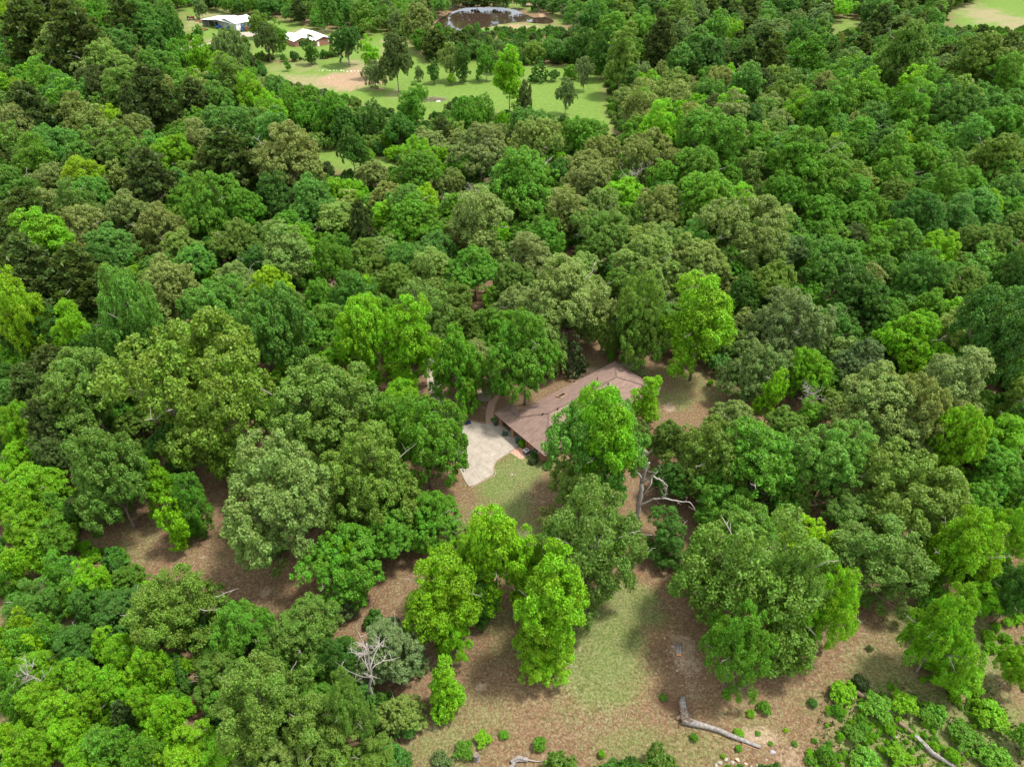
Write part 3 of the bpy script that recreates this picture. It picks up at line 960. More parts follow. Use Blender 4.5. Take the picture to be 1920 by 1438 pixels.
CAT = """
540 948 215 225 P oak|325 935 110 165 L|205 895 150 190 O oak|385 735 250 260 O oak|165 740 160 170 O oak|600 765 220 170 O oak|555 842 90 75 L|700 900 190 190 O oak
798 832 152 165 G oak|735 1005 110 105 G oak|810 970 120 110 G oak|645 1055 150 120 G oak|840 1110 165 175 L|835 1290 66 120 L column|930 1050 110 190 L|1035 1150 130 250 L
1100 1030 205 235 O loose|1252 1012 105 92 K|985 1065 95 140 L|885 1050 95 110 L|1325 1075 105 115 O loose|1490 1140 120 190 O loose|1400 1010 150 110 G loose|1117 838 176 190 B oak|1026 1236 115 95 L loose|1030 1190 110 120 L loose|1770 1235 120 80 L loose|1130 850 120 240 L|1214 748 56 88 L tall|1090 915 110 110 P oak|1330 862 155 145 O oak|1420 880 200 170 G oak
1415 1090 260 270 O loose|1380 1220 130 170 G loose|1505 1030 110 120 Y|1640 1050 190 150 O loose|1800 1040 130 170 L|1765 1190 130 180 L|1555 1150 105 160 L loose
1640 775 180 150 P oak|1715 790 140 150 T oak|1800 840 110 140 L oak|1545 880 160 160 B oak|1710 930 190 170 O oak|1508 705 100 105 L oak|1447 745 52 105 L tall|1415 700 120 110 E oak
1475 615 150 130 E oak|1312 620 120 185 L|1205 600 120 150 O oak|1065 565 185 150 P oak|985 670 150 165 G oak|855 690 115 140 G oak|772 650 85 180 L|680 645 130 160 L oak|535 635 145 180 B oak
1077 662 50 76 C|1712 650 135 125 L oak|1860 640 170 190 K oak|145 630 70 130 L|45 590 80 180 Y|245 610 115 185 B oak|325 560 120 130 T oak|405 590 120 120 B oak|505 545 85 90 Y oak|445 640 50 50 T
340 1130 190 180 O loose|450 1185 110 120 G loose|580 1205 140 130 O loose|490 1330 190 200 O loose|600 1370 150 150 O loose|645 1135 56 54 E|735 1215 140 130 E oak|655 1330 90 130 O loose|700 1425 90 60 O
80 1010 115 100 L|40 960 90 100 L|140 1085 110 100 G|60 1130 90 90 B|70 1185 85 90 Y|140 1205 100 90 K|185 1290 120 110 L|255 1255 110 110 L|100 1330 130 110 L|300 1345 110 120 L|215 1215 80 80 L|155 1400 120 100 L|30 1290 90 110 G|235 1345 70 90 C|345 1410 120 100 L|40 1400 100 110 L|20 1210 90 90 L|15 1060 80 90 G|260 1410 100 90 G|180 940 90 80 K|420 1420 110 90 L
55 920 100 90 L|100 860 85 90 D oak|40 800 75 95 L|90 800 80 110 D|35 865 60 70 L|20 640 60 70 K|60 735 80 95 D|20 715 60 70 K|100 690 80 80 D|150 520 110 90 D|60 515 130 110 D|200 505 80 90 K|130 560 100 80 O|260 515 36 36 Y|180 670 70 80 K|90 625 60 90 K|270 700 70 80 D|120 960 80 70 G
30 22 50 48 Y|105 30 110 60 D|190 38 60 70 G|270 48 80 80 B|55 60 100 60 D|140 72 110 64 D|235 42 60 76 D|210 95 80 40 B|290 82 66 56 K|320 60 50 60 K|130 97 110 60 P oak|70 95 70 50 P oak
340 110 46 60 G|375 118 50 80 L|405 85 22 40 K cedar|440 105 60 84 E|415 140 60 66 L|395 165 50 50 K|255 112 56 36 T|200 125 100 50 P oak|292 132 80 60 B|335 150 60 50 G
35 170 50 40 Y|120 180 80 60 B oak|190 165 70 70 D oak|285 178 90 80 D|250 205 60 80 D|365 185 60 66 D|410 190 70 60 B|470 178 60 74 L|520 170 50 46 B|545 200 60 66 G|510 215 60 76 L|590 200 60 66 G|640 212 50 46 G
60 210 90 60 D|150 225 80 86 T oak|30 245 80 86 T oak|210 228 60 50 Y|100 278 90 60 B oak|85 250 30 28 L|160 300 80 60 B oak|255 255 80 60 T oak|430 245 100 60 B oak|345 270 70 50 G|285 280 50 60 B|315 300 90 50 L|210 290 80 66 D oak
430 300 100 76 D|545 305 150 100 T oak|400 318 66 84 D|165 345 80 86 Y|280 330 90 76 D|35 360 90 86 B oak|95 345 70 66 T oak|335 350 60 60 B|395 385 115 105 G oak|455 400 80 80 G oak|512 368 90 86 K oak|585 380 90 86 B oak|632 365 60 66 L
60 410 100 70 D|40 450 80 60 D|150 435 100 70 T oak|240 405 100 76 T oak|300 430 100 86 T oak|335 468 80 50 P|450 460 100 66 O oak|560 460 90 70 L oak|370 500 90 70 B oak|60 300 70 60 O|480 500 80 60 K|620 500 80 90 G|690 490 90 80 O oak|740 540 90 80 O oak|660 560 90 90 B|600 560 80 80 G|720 600 80 90 G oak
650 84 60 56 K oak|580 94 34 46 K tall|500 78 44 60 D oak|524 72 32 56 G tall|482 46 42 40 O|372 62 18 24 G|376 14 26 34 E|785 46 62 66 T oak|785 78 34 38 G|695 108 34 66 L tall|742 113 62 84 D oak|702 138 44 46 E|785 138 18 24 E|812 134 26 40 K|844 115 40 58 P oak|868 118 32 64 K tall|846 149 18 18 L|538 122 13 20 G|912 118 40 54 G|932 105 36 50 E
955 155 62 112 L tall|984 190 32 62 D oak|1011 128 40 38 K cedar|1038 143 24 14 K bush|1070 137 26 26 G bush|1095 138 34 52 E oak|1061 180 38 56 E oak|1165 112 66 110 O|1205 70 80 70 G|1240 70 60 80 D|1130 100 60 70 K|1090 85 50 60 K|1150 60 70 60 G
770 215 60 94 G|660 285 62 78 K oak|875 225 56 74 G|906 218 50 66 G|944 230 28 40 L|990 238 80 46 B oak|1000 268 100 66 T oak|900 285 110 60 T oak|1085 262 90 76 G|750 248 70 60 K|620 218 70 76 G|700 232 50 70 K|575 225 50 60 G|740 290 34 20 L bush|690 293 26 20 L bush|800 265 50 50 K|830 255 46 60 D|650 235 60 60 K|790 180 26 36 G
1130 292 76 56 T oak|1215 300 110 84 T oak|975 345 150 86 G oak|865 318 66 50 G|780 330 90 60 G oak|850 348 60 50 T|1110 345 90 70 T oak|700 330 66 44 T|665 368 60 60 L|1050 330 60 56 K|930 385 90 70 T oak|1130 400 100 70 P oak|1050 390 80 60 G|805 385 66 60 Y|765 395 90 60 B oak|725 410 60 66 L tall|1240 395 96 70 T oak|775 425 110 80 G oak|860 440 70 60 T|1015 455 100 84 G oak|930 445 56 50 L|1130 450 110 70 O oak|1190 415 60 56 O|680 430 50 90 D|1175 350 60 50 G|960 400 60 50 O|1020 420 56 50 K
890 510 110 90 G oak|820 480 90 80 B oak|960 530 90 80 O|760 500 80 80 B|1220 500 130 90 P oak|1300 500 120 80 P oak|1180 540 90 80 O|850 570 90 70 O oak|800 560 80 70 O oak|920 610 80 60 G|870 610 80 60 O|1290 540 70 60 O|1130 620 70 80 O oak|1185 635 60 70 P|1450 540 110 90 O oak|1390 560 70 80 K
1310 90 76 56 B|1365 65 50 50 L|1330 112 80 60 K oak|1392 100 50 54 K|1450 102 60 60 D|1495 72 54 60 K|1545 46 40 30 K|1492 105 36 50 G|1555 86 34 30 K bush|1598 96 40 40 K bush|1690 108 100 110 O oak|1842 118 100 90 O oak|1668 88 40 50 G|1350 155 60 40 T|1420 158 60 50 D oak|1545 165 60 40 T|1340 200 50 40 D oak|1500 205 66 60 L|1310 232 80 60 G|1400 232 80 60 K|1330 272 140 76 G oak|1310 332 110 66 G oak|1420 282 80 66 G|1500 312 150 104 G oak|1462 372 86 80 G|1570 312 40 66 L tall|1622 350 40 60 T|1372 345 60 60 G|1602 238 36 46 T|1560 230 50 50 B|1560 275 50 40 Y|1640 240 60 50 K|1690 268 40 36 Y|1650 188 50 50 G|1782 208 100 76 K oak|1882 240 90 60 G|1750 290 50 40 B|1700 250 30 56 G|1862 302 110 60 O|1680 332 80 50 G|1812 352 80 60 G|1852 392 60 56 L|1722 412 100 94 K oak|1400 440 150 66 P oak|1330 390 130 56 G oak|1340 440 100 56 G oak|1475 475 80 50 E|1540 440 60 50 G|1605 445 50 50 D oak|1640 395 50 50 G|1760 470 80 70 L|1840 460 80 70 O oak|1560 500 110 80 B oak|1600 560 130 80 K oak|1730 520 90 90 B oak|1810 540 90 70 O|1640 480 80 60 G|1370 500 80 60 G|1900 520 70 90 K|1500 470 70 60 G|1740 580 80 60 G|1660 590 70 60 G|1560 610 90 60 B oak|1620 680 100 90 E oak|1880 330 80 60 G
1900 1000 90 130 L loose|1900 1120 90 120 K loose|1820 950 90 90 G|1860 880 110 100 G|1905 1250 70 90 L|1840 1130 70 80 L|1590 960 110 100 O loose|1480 950 100 90 O loose|1360 950 110 90 G|1400 1000 110 80 O|1330 900 90 90 O|1470 810 90 80 O oak|1378 790 90 66 P oak|1600 860 90 70 O oak|1740 860 90 80 P oak|1660 640 60 60 K|1800 700 80 80 B|1740 1010 80 80 O|1900 800 70 90 K|1260 905 80 80 K|1250 830 70 80 O
620 960 90 90 P oak|580 880 90 80 P oak|470 890 80 90 P oak|640 840 90 80 O oak|740 940 90 80 G oak|490 780 80 80 G|430 850 100 80 O|330 830 90 80 K|250 800 80 70 O|240 900 90 90 O|300 650 80 80 O oak|620 690 80 70 L oak|690 700 80 60 L oak|760 720 60 70 L|540 720 100 60 L|450 700 70 60 O|950 620 90 60 G|1030 640 70 60 O|900 660 50 50 G
640 1050 70 90 L|870 1010 60 60 P|900 1120 60 100 K|1010 1060 60 60 L|850 1200 70 80 L|600 1240 90 80 G|530 1220 80 80 O|400 1270 90 90 O|560 1420 110 70 P|470 1430 90 60 O|640 1240 80 90 K|780 1240 60 60 E"""
SIZE_J = {}
for row in CAT.strip().replace('\n', '|').split('|'):
    q = row.split()
    X0, Y0, W0, H0 = (float(v) for v in q[:4])
    if X0 < 330 and Y0 > 930 and q[4] in 'LGY' and W0 >= 80 and len(q) == 5:
        # the young growth in this corner: slim upright saplings side by side
        for dx, dy, kw in ((-.24, -.10, .58), (.26, .06, .62), (.0, .30, .52)):
            place_tree(X0 + dx * W0, Y0 + dy * H0, W0 * kw, H0 * kw * 1.55, q[4] if dx < .2 else R.choice(list('LGL')), 'tall')
        continue
    place_tree(X0, Y0, W0 * 1.05, H0 * 1.05, q[4], q[5] if len(q) > 5 else None)
NCAT = len(TREES)

# ---- the rest of the wood: spread over every place the photograph shows trees
def pal(px, py):
    """leaf colours by part of the wood"""
    if py < 130:
        return ('GGKKBBEODDLGG' if px > 650 else 'DDKGBOG')
    if px < 560 and py < 480:
        return 'DDTTOOBGGLDO'
    if px < 330 and py > 850:
        return 'LLGLGKGLG'
    if px < 330:
        return 'DDOOBKGOK'
    if px > 1500 and py < 560:
        return 'GGKGBOGGLTB'
    if px > 1750 and py > 850:
        return 'LGLKG'
    return 'GGOPTBLPGG'


CLEAR_NP = [np.array(c, float) for c in CLEAR]
HOLD = [(t['x'], t['y'], t['r']) for t in TREES]


def ok_view(px, py, w, h):
    an = np.linspace(0, 6.28, 12, endpoint=False)
    pts = np.concatenate([[[px, py]], np.stack([px + np.cos(an) * w * .55, py + np.sin(an) * h * .57], 1)])
    for c in CLEAR_NP:
        if c[:, 0].max() < px - w or c[:, 0].min() > px + w or c[:, 1].max() < py - h or c[:, 1].min() > py + h:
            continue
        if inpoly(pts, c).sum() > 0:
            return False
    return True


cell = 12.0
grid = {}


def gadd(x, y, r):
    grid.setdefault((int(x // cell), int(y // cell)), []).append((x, y, r))


for t in HOLD:
    gadd(*t)


def clash(x, y, r, k):
    cx, cy = int(x // cell), int(y // cell)
    for i in range(cx - 2, cx + 3):
        for j in range(cy - 2, cy + 3):
            for a_, b_, q in grid.get((i, j), ()):
                if (a_ - x) ** 2 + (b_ - y) ** 2 < (k * (r + q)) ** 2:
                    return True
    return False


FILL = []
pcx = float(np.mean([q[0] for q in POND_W[:14]]))
rs = np.random.RandomState(5)
for pas, (rmin, rmax, kk, tries) in enumerate(((5.6, 7.8, .80, 22000), (3.8, 5.4, .74, 34000), (2.3, 3.4, .68, 30000))):
    # even spread over the ground the picture shows, plus a little beyond its sides
    ys = np.exp(rs.uniform(math.log(25), math.log(640), tries)) if pas == 99 else 22 + 640 * rs.uniform(0, 1, tries) ** .85
    for y in ys:
        half = (y * CP + CAM_H * SP) * 960 / FPX * 1.05 + 6
        x = rs.uniform(-half, half)
        r = rs.uniform(rmin, rmax)
        if y > 380 and pas == 2:
            continue
        if abs(x - pcx) < 48 and 520 < y < 640:
            continue
        if clash(x, y, r, kk):
            continue
        code_tall = rs.uniform() < .3
        aa = 1.35 if code_tall else .82
        zc = (aa + .3) * r
        pxy, dd = to_px([(x, y, zc)])
        px, py = pxy[0]
        if py < -60:
            continue
        s = FPX / dd[0]
        th_ = math.atan2(CAM_H - zc, math.hypot(x, y))
        hh = 2 * s * math.hypot(r * math.sin(th_), aa * r * math.cos(th_))
        if not ok_view(px, py, 2 * r * s, hh):
            continue
        pl = pal(px, py)
        n_ = vnoise(np.array([x]), np.array([y]), 30, 9)[0]
        code = pl[int((n_ * .6 + rs.uniform() * .7) * .77 * len(pl)) % len(pl)]
        FILL.append((x, y, r, aa, code, px, py, 2 * r * s, hh, zc))
        gadd(x, y, r)
# the largest in the picture become individuals
FILL.sort(key=lambda q: -q[7])
N_IND = 230
for q in FILL[:N_IND]:
    x, y, r, aa, code, px, py, w_, h_, zc = q
    if not (-40 < px < 1960 and -30 < py < 1480):
        continue
    sh = {'D': 'pine', 'C': 'cedar'}.get(code, 'tall' if aa > 1 else ('loose' if code in 'LY' else 'oak'))
    if w_ < 62:
        sh = sh.replace('loose', 'oak') + '_far'
    v = R.randint(len(PROTO[sh]))
    a_ = PROTO[sh][v][2]
    TREES.append(dict(x=x, y=y, r=r, sz=(r if not sh.startswith('pine') else r) * R.uniform(.84, .98), c=aa * r, code=code, key=sh, var=v, px=px, py=py, w=w_, h=h_, zc=zc))
WOOD = FILL[N_IND:]

# ---- labels: colour and shape, then what the tree stands beside
MARKS = [('brown-roofed house', 1080, 770), ('concrete driveway', 905, 850), ('front lawn', 950, 940), ('bare grey tree', 1215, 915), ('fallen grey log', 1345, 1375),
         ('white-roofed barn', 430, 40), ('white-roofed brick house', 580, 70), ('brush pile', 812, 186), ('pond', 890, 38), ('green pasture', 1040, 200),
         ('small mown meadow', 660, 305), ('leaf-strewn glade', 470, 1090), ('side lawn', 1300, 725), ('short cut log', 1271, 1218), ('bleached snag', 695, 1245), ('thin white snag', 1180, 345),
         ('utility pole', 1102, 97), ('hunting stand frame', 292, 628), ('far eastern yard', 1850, 35), ('narrow green glade', 1570, 70), ('bare bushy snag', 1510, 750), ('rotting log', 1700, 1370)]
FORM = {'oak': ['broad oak', 'domed oak', 'spreading oak'], 'loose': ['open-crowned tree', 'ragged loose tree', 'many-branched tree'], 'tall': ['tall narrow tree', 'upright tree', 'slender tree'], 'pine': ['pine', 'ragged pine', 'layered pine'],
        'cedar': ['conical cedar'], 'bush': ['low round bush'], 'column': ['vine-hung trunk']}
SZ = [(0, 'tiny'), (32, 'small'), (55, 'modest'), (85, 'good-sized'), (125, 'large'), (180, 'huge')]


def form_of(t):
    k = t['key'].replace('_far', '')
    f = FORM[k][int(t['x'] * 7) % len(FORM[k])]
    if SPEC[t['code']] == 'maple_tree' and k in ('oak',):
        f = 'round-crowned maple'
    elif SPEC[t['code']] == 'hardwood_tree' and k == 'oak':
        f = ['broad-leaved tree', 'domed broad-leaved tree', 'billowing tree'][int(t['x'] * 7) % 3]
    elif k == 'oak' and t['code'] == 'D':
        f = 'dark-leaved oak'
    return f


def wcount(s):
    return len(s.replace('-', '_').split())


def make_label(t, i):
    sz = [n_ for m_, n_ in SZ if t['w'] >= m_][-1]
    me = f"{sz} {CNAME[t['code']]} {form_of(t)}"
    ms = sorted(MARKS, key=lambda m: math.hypot(m[1] - t['px'], m[2] - t['py']))
    a_, b_, c_ = ms[0], ms[1], ms[2]
    d = math.hypot(a_[1] - t['px'], a_[2] - t['py'])
    near = sorted((o for o in TREES if o is not t), key=lambda o: math.hypot(o['px'] - t['px'], o['py'] - t['py']))[:4]

    def rel(m):
        dx, dy = t['px'] - m[1], t['py'] - m[2]
        if abs(dy) > abs(dx) * .8:
            return ('beyond' if dy < 0 else 'nearer than') + ' the ' + m[0]
        return 'beside the ' + m[0] if math.hypot(dx, dy) < 130 else 'level with the ' + m[0]
    nb = [f"{CNAME[o['code']]} {form_of(o).split()[-1]}" for o in near]
    cand = [f"{me} {rel(a_)}", f"{me} between the {a_[0]} and the {b_[0]}", f"{me} {rel(a_)}, touching a {nb[0]}",
            f"{me} {rel(b_)}, touching a {nb[0]}", f"{me} {rel(a_)}, against a {nb[1]}", f"{me} {rel(c_)}, next to a {nb[0]}",
            f"{me} {rel(b_)}, next to a {nb[1]}", f"{me} {rel(a_)}, close to a {nb[2]}", f"{me} {rel(c_)}, close to a {nb[1]}"]
    hx = 'left edge left left-middle centre right-middle right right-edge'.split()
    X_ = ['far left', 'left third', 'left of centre', 'centre', 'right of centre', 'right third', 'far right'][min(6, max(0, int(t['px'] / 275)))]
    Y_ = ['very top', 'upper part', 'upper middle', 'middle', 'lower middle', 'lower part', 'very bottom'][min(6, max(0, int(t['py'] / 206)))]
    cand += [f"{me} {rel(a_)}, {Y_} of photo, {X_}", f"{me} {rel(b_)}, {Y_} of photo, {X_}", f"{me} by a {nb[0]}, {Y_} of photo, {X_}", f"{me} by a {nb[1]}, {Y_} of photo, {X_}",
             f"{me} between a {nb[0]} and a {nb[1]}, {Y_}, {X_}", f"{me} between a {nb[1]} and a {nb[2]}, {Y_}, {X_}", f"{me} between a {nb[0]} and a {nb[3]}, {Y_}, {X_}", f"{me} {rel(c_)} by a {nb[2]}, {Y_}, {X_}"]
    for c in cand:
        c = c.replace(' a olive', ' an olive').replace(' a open', ' an open').replace(' a upright', ' an upright')
        if wcount(c) <= 16 and c not in LABELS and len(c) < 150:
            LABELS.add(c)
            return c
    c = cand[-2] + ' again'
    return cand[-1]


TREES.sort(key=lambda t: -t['w'])
GROUPS = {'oak_tree': 'oaks of the wood', 'hardwood_tree': 'broad-leaved trees of the wood', 'maple_tree': 'lime-green trees of the wood', 'pine_tree': 'pines of the wood', 'cedar_tree': 'cedars', 'bush': 'bushes'}
DX = 0
for i, t in enumerate(TREES):
    cm, tm, a_, base = PROTO[t['key']][t['var']]
    nm = SPEC[t['code']] if not t['key'].startswith('bush') else 'bush'
    if t['code'] == 'D' and t['key'].startswith('oak'):
        nm = 'oak_tree'
    z = th(t['x'], t['y'])
    root = empty(nm, (t['x'], t['y'], z - .05), R.uniform(0, 6.28), label=make_label(t, i), cat='tree' if nm != 'bush' else 'bush', group=GROUPS[nm])
    root.scale = (t['r'] * R.uniform(.94, 1.06), t['r'] * R.uniform(.94, 1.06), t['sz'])
    cr = link('crown', cm, root)
    j = R.uniform(.86, 1.15)
    c = np.array(TINT[t['code']][:3]) * j * np.array([R.uniform(.90, 1.08), 1, R.uniform(.8, 1.2)])
    cr.color = (c[0], c[1], c[2], TINT[t['code']][3] * R.uniform(.7, 1.25))
    link('trunk', tm, root)

# ---- the far and filling wood: one mass, instanced
lib = bpy.data.collections.new('wood_library')       # not linked to the scene: only read by the nodes
LIBK = []


def lib_mesh(key, v):
    cm, tm, a_, base = PROTO[key][v]
    me = cm.copy()
    me.materials.clear()
    me.materials.append(M_LEAF_I)
    o = bpy.data.objects.new(f'lib_{len(LIBK):02d}', me)
    lib.objects.link(o)
    LIBK.append((key, v))
    o2 = tm
    return len(LIBK) - 1


KEYI = {}
for key in ('oak_far', 'tall_far', 'pine_far', 'cedar_far', 'bush', 'oak', 'tall', 'pine', 'loose'):
    KEYI[key] = [lib_mesh(key, v) for v in range(min(3, len(PROTO[key])))]


def stuff_instances(name, pts, idx, scl, rot, tint, label, cat):
    me = bpy.data.meshes.new(name)
    me.vertices.add(len(pts))
    me.vertices.foreach_set('co', np.asarray(pts, np.float32).ravel())
    for nm, ty, key, val in (('idx', 'INT', 'value', np.asarray(idx, np.int32)), ('scl', 'FLOAT_VECTOR', 'vector', np.asarray(scl, np.float32)),
                             ('rot', 'FLOAT_VECTOR', 'vector', np.asarray(rot, np.float32)), ('tint', 'FLOAT_COLOR', 'color', np.asarray(tint, np.float32))):
        a_ = me.attributes.new(nm, ty, 'POINT')
        a_.data.foreach_set(key, val.ravel())
    o = link(name, me)
    tag(o, label, cat, kind='stuff')
    ng = bpy.data.node_groups.new(name + '_nodes', 'GeometryNodeTree')
    ng.interface.new_socket('Geometry', in_out='INPUT', socket_type='NodeSocketGeometry')
    ng.interface.new_socket('Geometry', in_out='OUTPUT', socket_type='NodeSocketGeometry')
    N, L = ng.nodes, ng.links
    gi, go = N.new('NodeGroupInput'), N.new('NodeGroupOutput')
    ci = N.new('GeometryNodeCollectionInfo')
    ci.inputs['Collection'].default_value = lib
    ci.inputs['Separate Children'].default_value = True
    ci.inputs['Reset Children'].default_value = True
    ip_ = N.new('GeometryNodeInstanceOnPoints')
    ip_.inputs['Pick Instance'].default_value = True

    def na(nm, ty):
        q = N.new('GeometryNodeInputNamedAttribute')
        q.data_type = ty
        q.inputs['Name'].default_value = nm
        return q.outputs['Attribute']
    L.new(gi.outputs[0], ip_.inputs['Points'])
    L.new(ci.outputs[0], ip_.inputs['Instance'])
    L.new(na('idx', 'INT'), ip_.inputs['Instance Index'])
    L.new(na('scl', 'FLOAT_VECTOR'), ip_.inputs['Scale'])
    e = N.new('FunctionNodeEulerToRotation')
    L.new(na('rot', 'FLOAT_VECTOR'), e.inputs[0])
    L.new(e.outputs[0], ip_.inputs['Rotation'])
    L.new(ip_.outputs[0], go.inputs[0])
    md = o.modifiers.new('instances', 'NODES')
    md.node_group = ng
    return o


def tint_of(code, n_=None):
    c = np.array(TINT[code][:3]) * R.uniform(.84, 1.16) * np.array([R.uniform(.88, 1.08), 1, R.uniform(.8, 1.2)])
    return (c[0], c[1], c[2], TINT[code][3] * R.uniform(.6, 1.3))


pts, idx_, scl, rot, tin = [], [], [], [], []
for x, y, r, aa, code, px, py, w_, h_, zc in WOOD:
    sh = {'D': 'pine_far', 'C': 'cedar_far'}.get(code, 'tall_far' if aa > 1 else 'oak_far')
    if w_ > 75:
        sh = sh.replace('_far', '')
    if sh == 'cedar':
        sh = 'cedar_far'
    pts.append((x, y, th(x, y)))
    idx_.append(KEYI[sh][R.randint(len(KEYI[sh]))])
    scl.append((r, r, r * R.uniform(.80, 1.02) * (.8 if y > 500 and abs(x - pcx) < 70 else 1)))
    rot.append((0, 0, R.uniform(0, 6.28)))
    tin.append(tint_of(code))
stuff_instances('woodland', pts, idx_, scl, rot, tin, 'dense spring woodland of mixed greens filling the ground round the pastures', 'woodland')

# undergrowth below and between the trees
pts, idx_, scl, rot, tin = [], [], [], [], []
WCL = [gpoly(c) for c in (HOUSE_Y, LOWER_Y, LEFT_Y, MID_Y, SIDE_Y, MEADOW, PASTURE, BARNYARD, ROADSIDE, NE_YARD, GLADE, POND)]
N_U = 15000
uy = 20 + 420 * rs.uniform(0, 1, N_U) ** .8
ux = rs.uniform(-1, 1, N_U) * ((uy * CP + CAM_H * SP) * 960 / FPX * 1.04 + 4)
U = np.stack([ux, uy], 1)
bad = np.zeros(N_U, bool)
for wpoly in WCL + [gpoly(THICKET)]:
    bad |= inpoly(U, wpoly)
hd = np.hypot(U[:, 0] - HC[0], U[:, 1] - HC[1])
bad |= (hd < 34)
# the tended ground under the oaks round the house stays open
tended = gpoly([(110, 880), (260, 780), (420, 700), (760, 560), (1150, 480), (1400, 640), (1560, 760), (1720, 980), (1720, 1290), (1400, 1440), (780, 1440), (700, 1250), (430, 1130), (180, 1040)])
tin_ = inpoly(U, tended)
bad |= tin_ & (rs.uniform(size=N_U) < .97)
tk = gpoly(THICKET)
ex = np.stack([rs.uniform(15, 75, 12000), rs.uniform(18, 60, 12000)], 1)
ex = ex[inpoly(ex, tk)]
ex = ex[rs.uniform(size=len(ex)) < np.clip(edge_dist(ex, tk) / 7, .05, 1)]
ex = ex[(vnoise(ex[:, 0], ex[:, 1], 5, 55) * .7 + vnoise(ex[:, 0], ex[:, 1], 1.7, 56) * .3 > .53)]
NX = len(ex)
ALLU = np.concatenate([U[~bad], ex])
for ui, (x, y) in enumerate(ALLU):
    pxy, dd = to_px([(x, y, 1.0)])
    px, py = pxy[0]
    r = rs.uniform(.8, 2.3) * (1 if y < 220 else 1.1)
    c = rs.choice(list('KKGGLO' if px < 400 or px > 1500 else 'KKKGDO'))
    if (px > 1500 and py > 1150) or (px < 200 and py > 900):
        c = rs.choice(list('LLGL'))
        r *= .55
    if ui >= len(ALLU) - NX:
        c = rs.choice(list('LLGGGK'))
        r = rs.uniform(.14, .42) * (1 + 1.2 * (rs.uniform() < .08))
        c = rs.choice(list('LLLGGLG'))
    pts.append((x, y, th(x, y) - .1))
    idx_.append(KEYI['bush'][R.randint(3)])
    scl.append((r, r, r * R.uniform(.8, 1.5)))
    rot.append((0, 0, R.uniform(0, 6.28)))
    tin.append(tint_of(c))
stuff_instances('undergrowth', pts, idx_, scl, rot, tin, 'tangled green undergrowth beneath and between the trees', 'undergrowth')
print('trees', len(TREES), 'wood', len(WOOD), 'under', len(pts))

# ================================================================== THE BROWN-ROOFED HOUSE
M_ROOF = mat('roof_shingles', (.178, .122, .098), .92, (2.2, .12), .3)
n, l = M_ROOF.node_tree.nodes, M_ROOF.node_tree.links
bt = n.new('ShaderNodeTexBrick')
bt.inputs['Scale'].default_value = 1.0
bt.inputs['Brick Width'].default_value = .9
bt.inputs['Row Height'].default_value = .30
bt.inputs['Mortar Size'].default_value = .02
bt.inputs['Color1'].default_value = (1.25, 1.2, 1.15, 1)
bt.inputs['Color2'].default_value = (.78, .78, .80, 1)
bt.inputs['Mortar'].default_value = (.62, .6, .6, 1)
t_ = n.new('ShaderNodeTexCoord')
l.new(t_.outputs['Object'], bt.inputs['Vector'])
mu = n.new('ShaderNodeMix')
mu.data_type = 'RGBA'
mu.blend_type = 'MULTIPLY'
mu.inputs[0].default_value = .8
src = n['Principled BSDF'].inputs['Base Color'].links[0].from_socket
l.new(src, mu.inputs[6])
l.new(bt.outputs['Color'], mu.inputs[7])
l.new(mu.outputs[2], n['Principled BSDF'].inputs['Base Color'])
M_CAP = mat('ridge_cap', (.12, .08, .065), .9, (4, .35))
M_BRICK = mat('brick', (.27, .135, .09), .9, (9, .3), .4)
M_TRIM = mat('brown_trim', (.13, .075, .05), .7)
M_WHITE = mat('white_paint', (.78, .77, .74), .55, (2, .04))
M_METAL_W = mat('white_metal_roof', (.82, .82, .80), .45, (.5, .04))
M_DARK = mat('near_black', (.02, .02, .022), .8)  # flat near-black for the skylight pane and one wall panel
M_GLASS = mat('window_glass', (.03, .035, .04), .08, spec=.6)
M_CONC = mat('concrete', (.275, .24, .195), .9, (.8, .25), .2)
M_CONC2 = mat('old_concrete', (.26, .22, .175), .9, (1.4, .2), .2)  # concrete in a slightly darker, duller tone
M_PINK = mat('brick_paving', (.33, .215, .16), .9, (6, .2), .3)
M_GREY = mat('galvanised_metal', (.45, .46, .48), .45, (4, .1), metal=.5)
M_BLACK = mat('black_rubber', (.025, .025, .028), .7)
M_NAVY = mat('navy_plastic', (.03, .045, .09), .5)
M_BLUE = mat('blue_paint', (.02, .10, .33), .4)
M_RED = mat('red_paint', (.30, .045, .03), .55, (3, .3))
M_RUST = mat('rusty_iron', (.22, .085, .045), .9, (5, .4))
M_BIN = mat('green_plastic', (.035, .075, .055), .5)
M_TAN = mat('tan_wood', (.34, .20, .11), .8, (6, .25))
M_STONE = mat('pale_stone', (.30, .265, .22), .9, (3, .2), .4)

zE = 2.7
pA, pB, pC, pD = (gp(926, 773.4, zE), gp(1021.6, 855.4, zE), gp(1156.4, 675.1, zE), gp(1237.5, 732.2, zE))
u = (pD - pB)[:2]
L_ = float(np.linalg.norm(u)) + .15
rzH = math.atan2(u[1], u[0])
W_ = 12.15
b_ = float(np.linalg.norm((pA - pB)[:2])) - W_
SL = .40
house = empty('ranch_house', (pB[0], pB[1], 0), rzH, label='long low brick house with a brown shingled hip roof among the trees', cat='house')
HM = Matrix.Translation((pB[0], pB[1], 0)) @ Matrix.Rotation(rzH, 4, 'Z')


def to_house(px, py, z):
    return HM.inverted() @ Vector(gp(px, py, z))


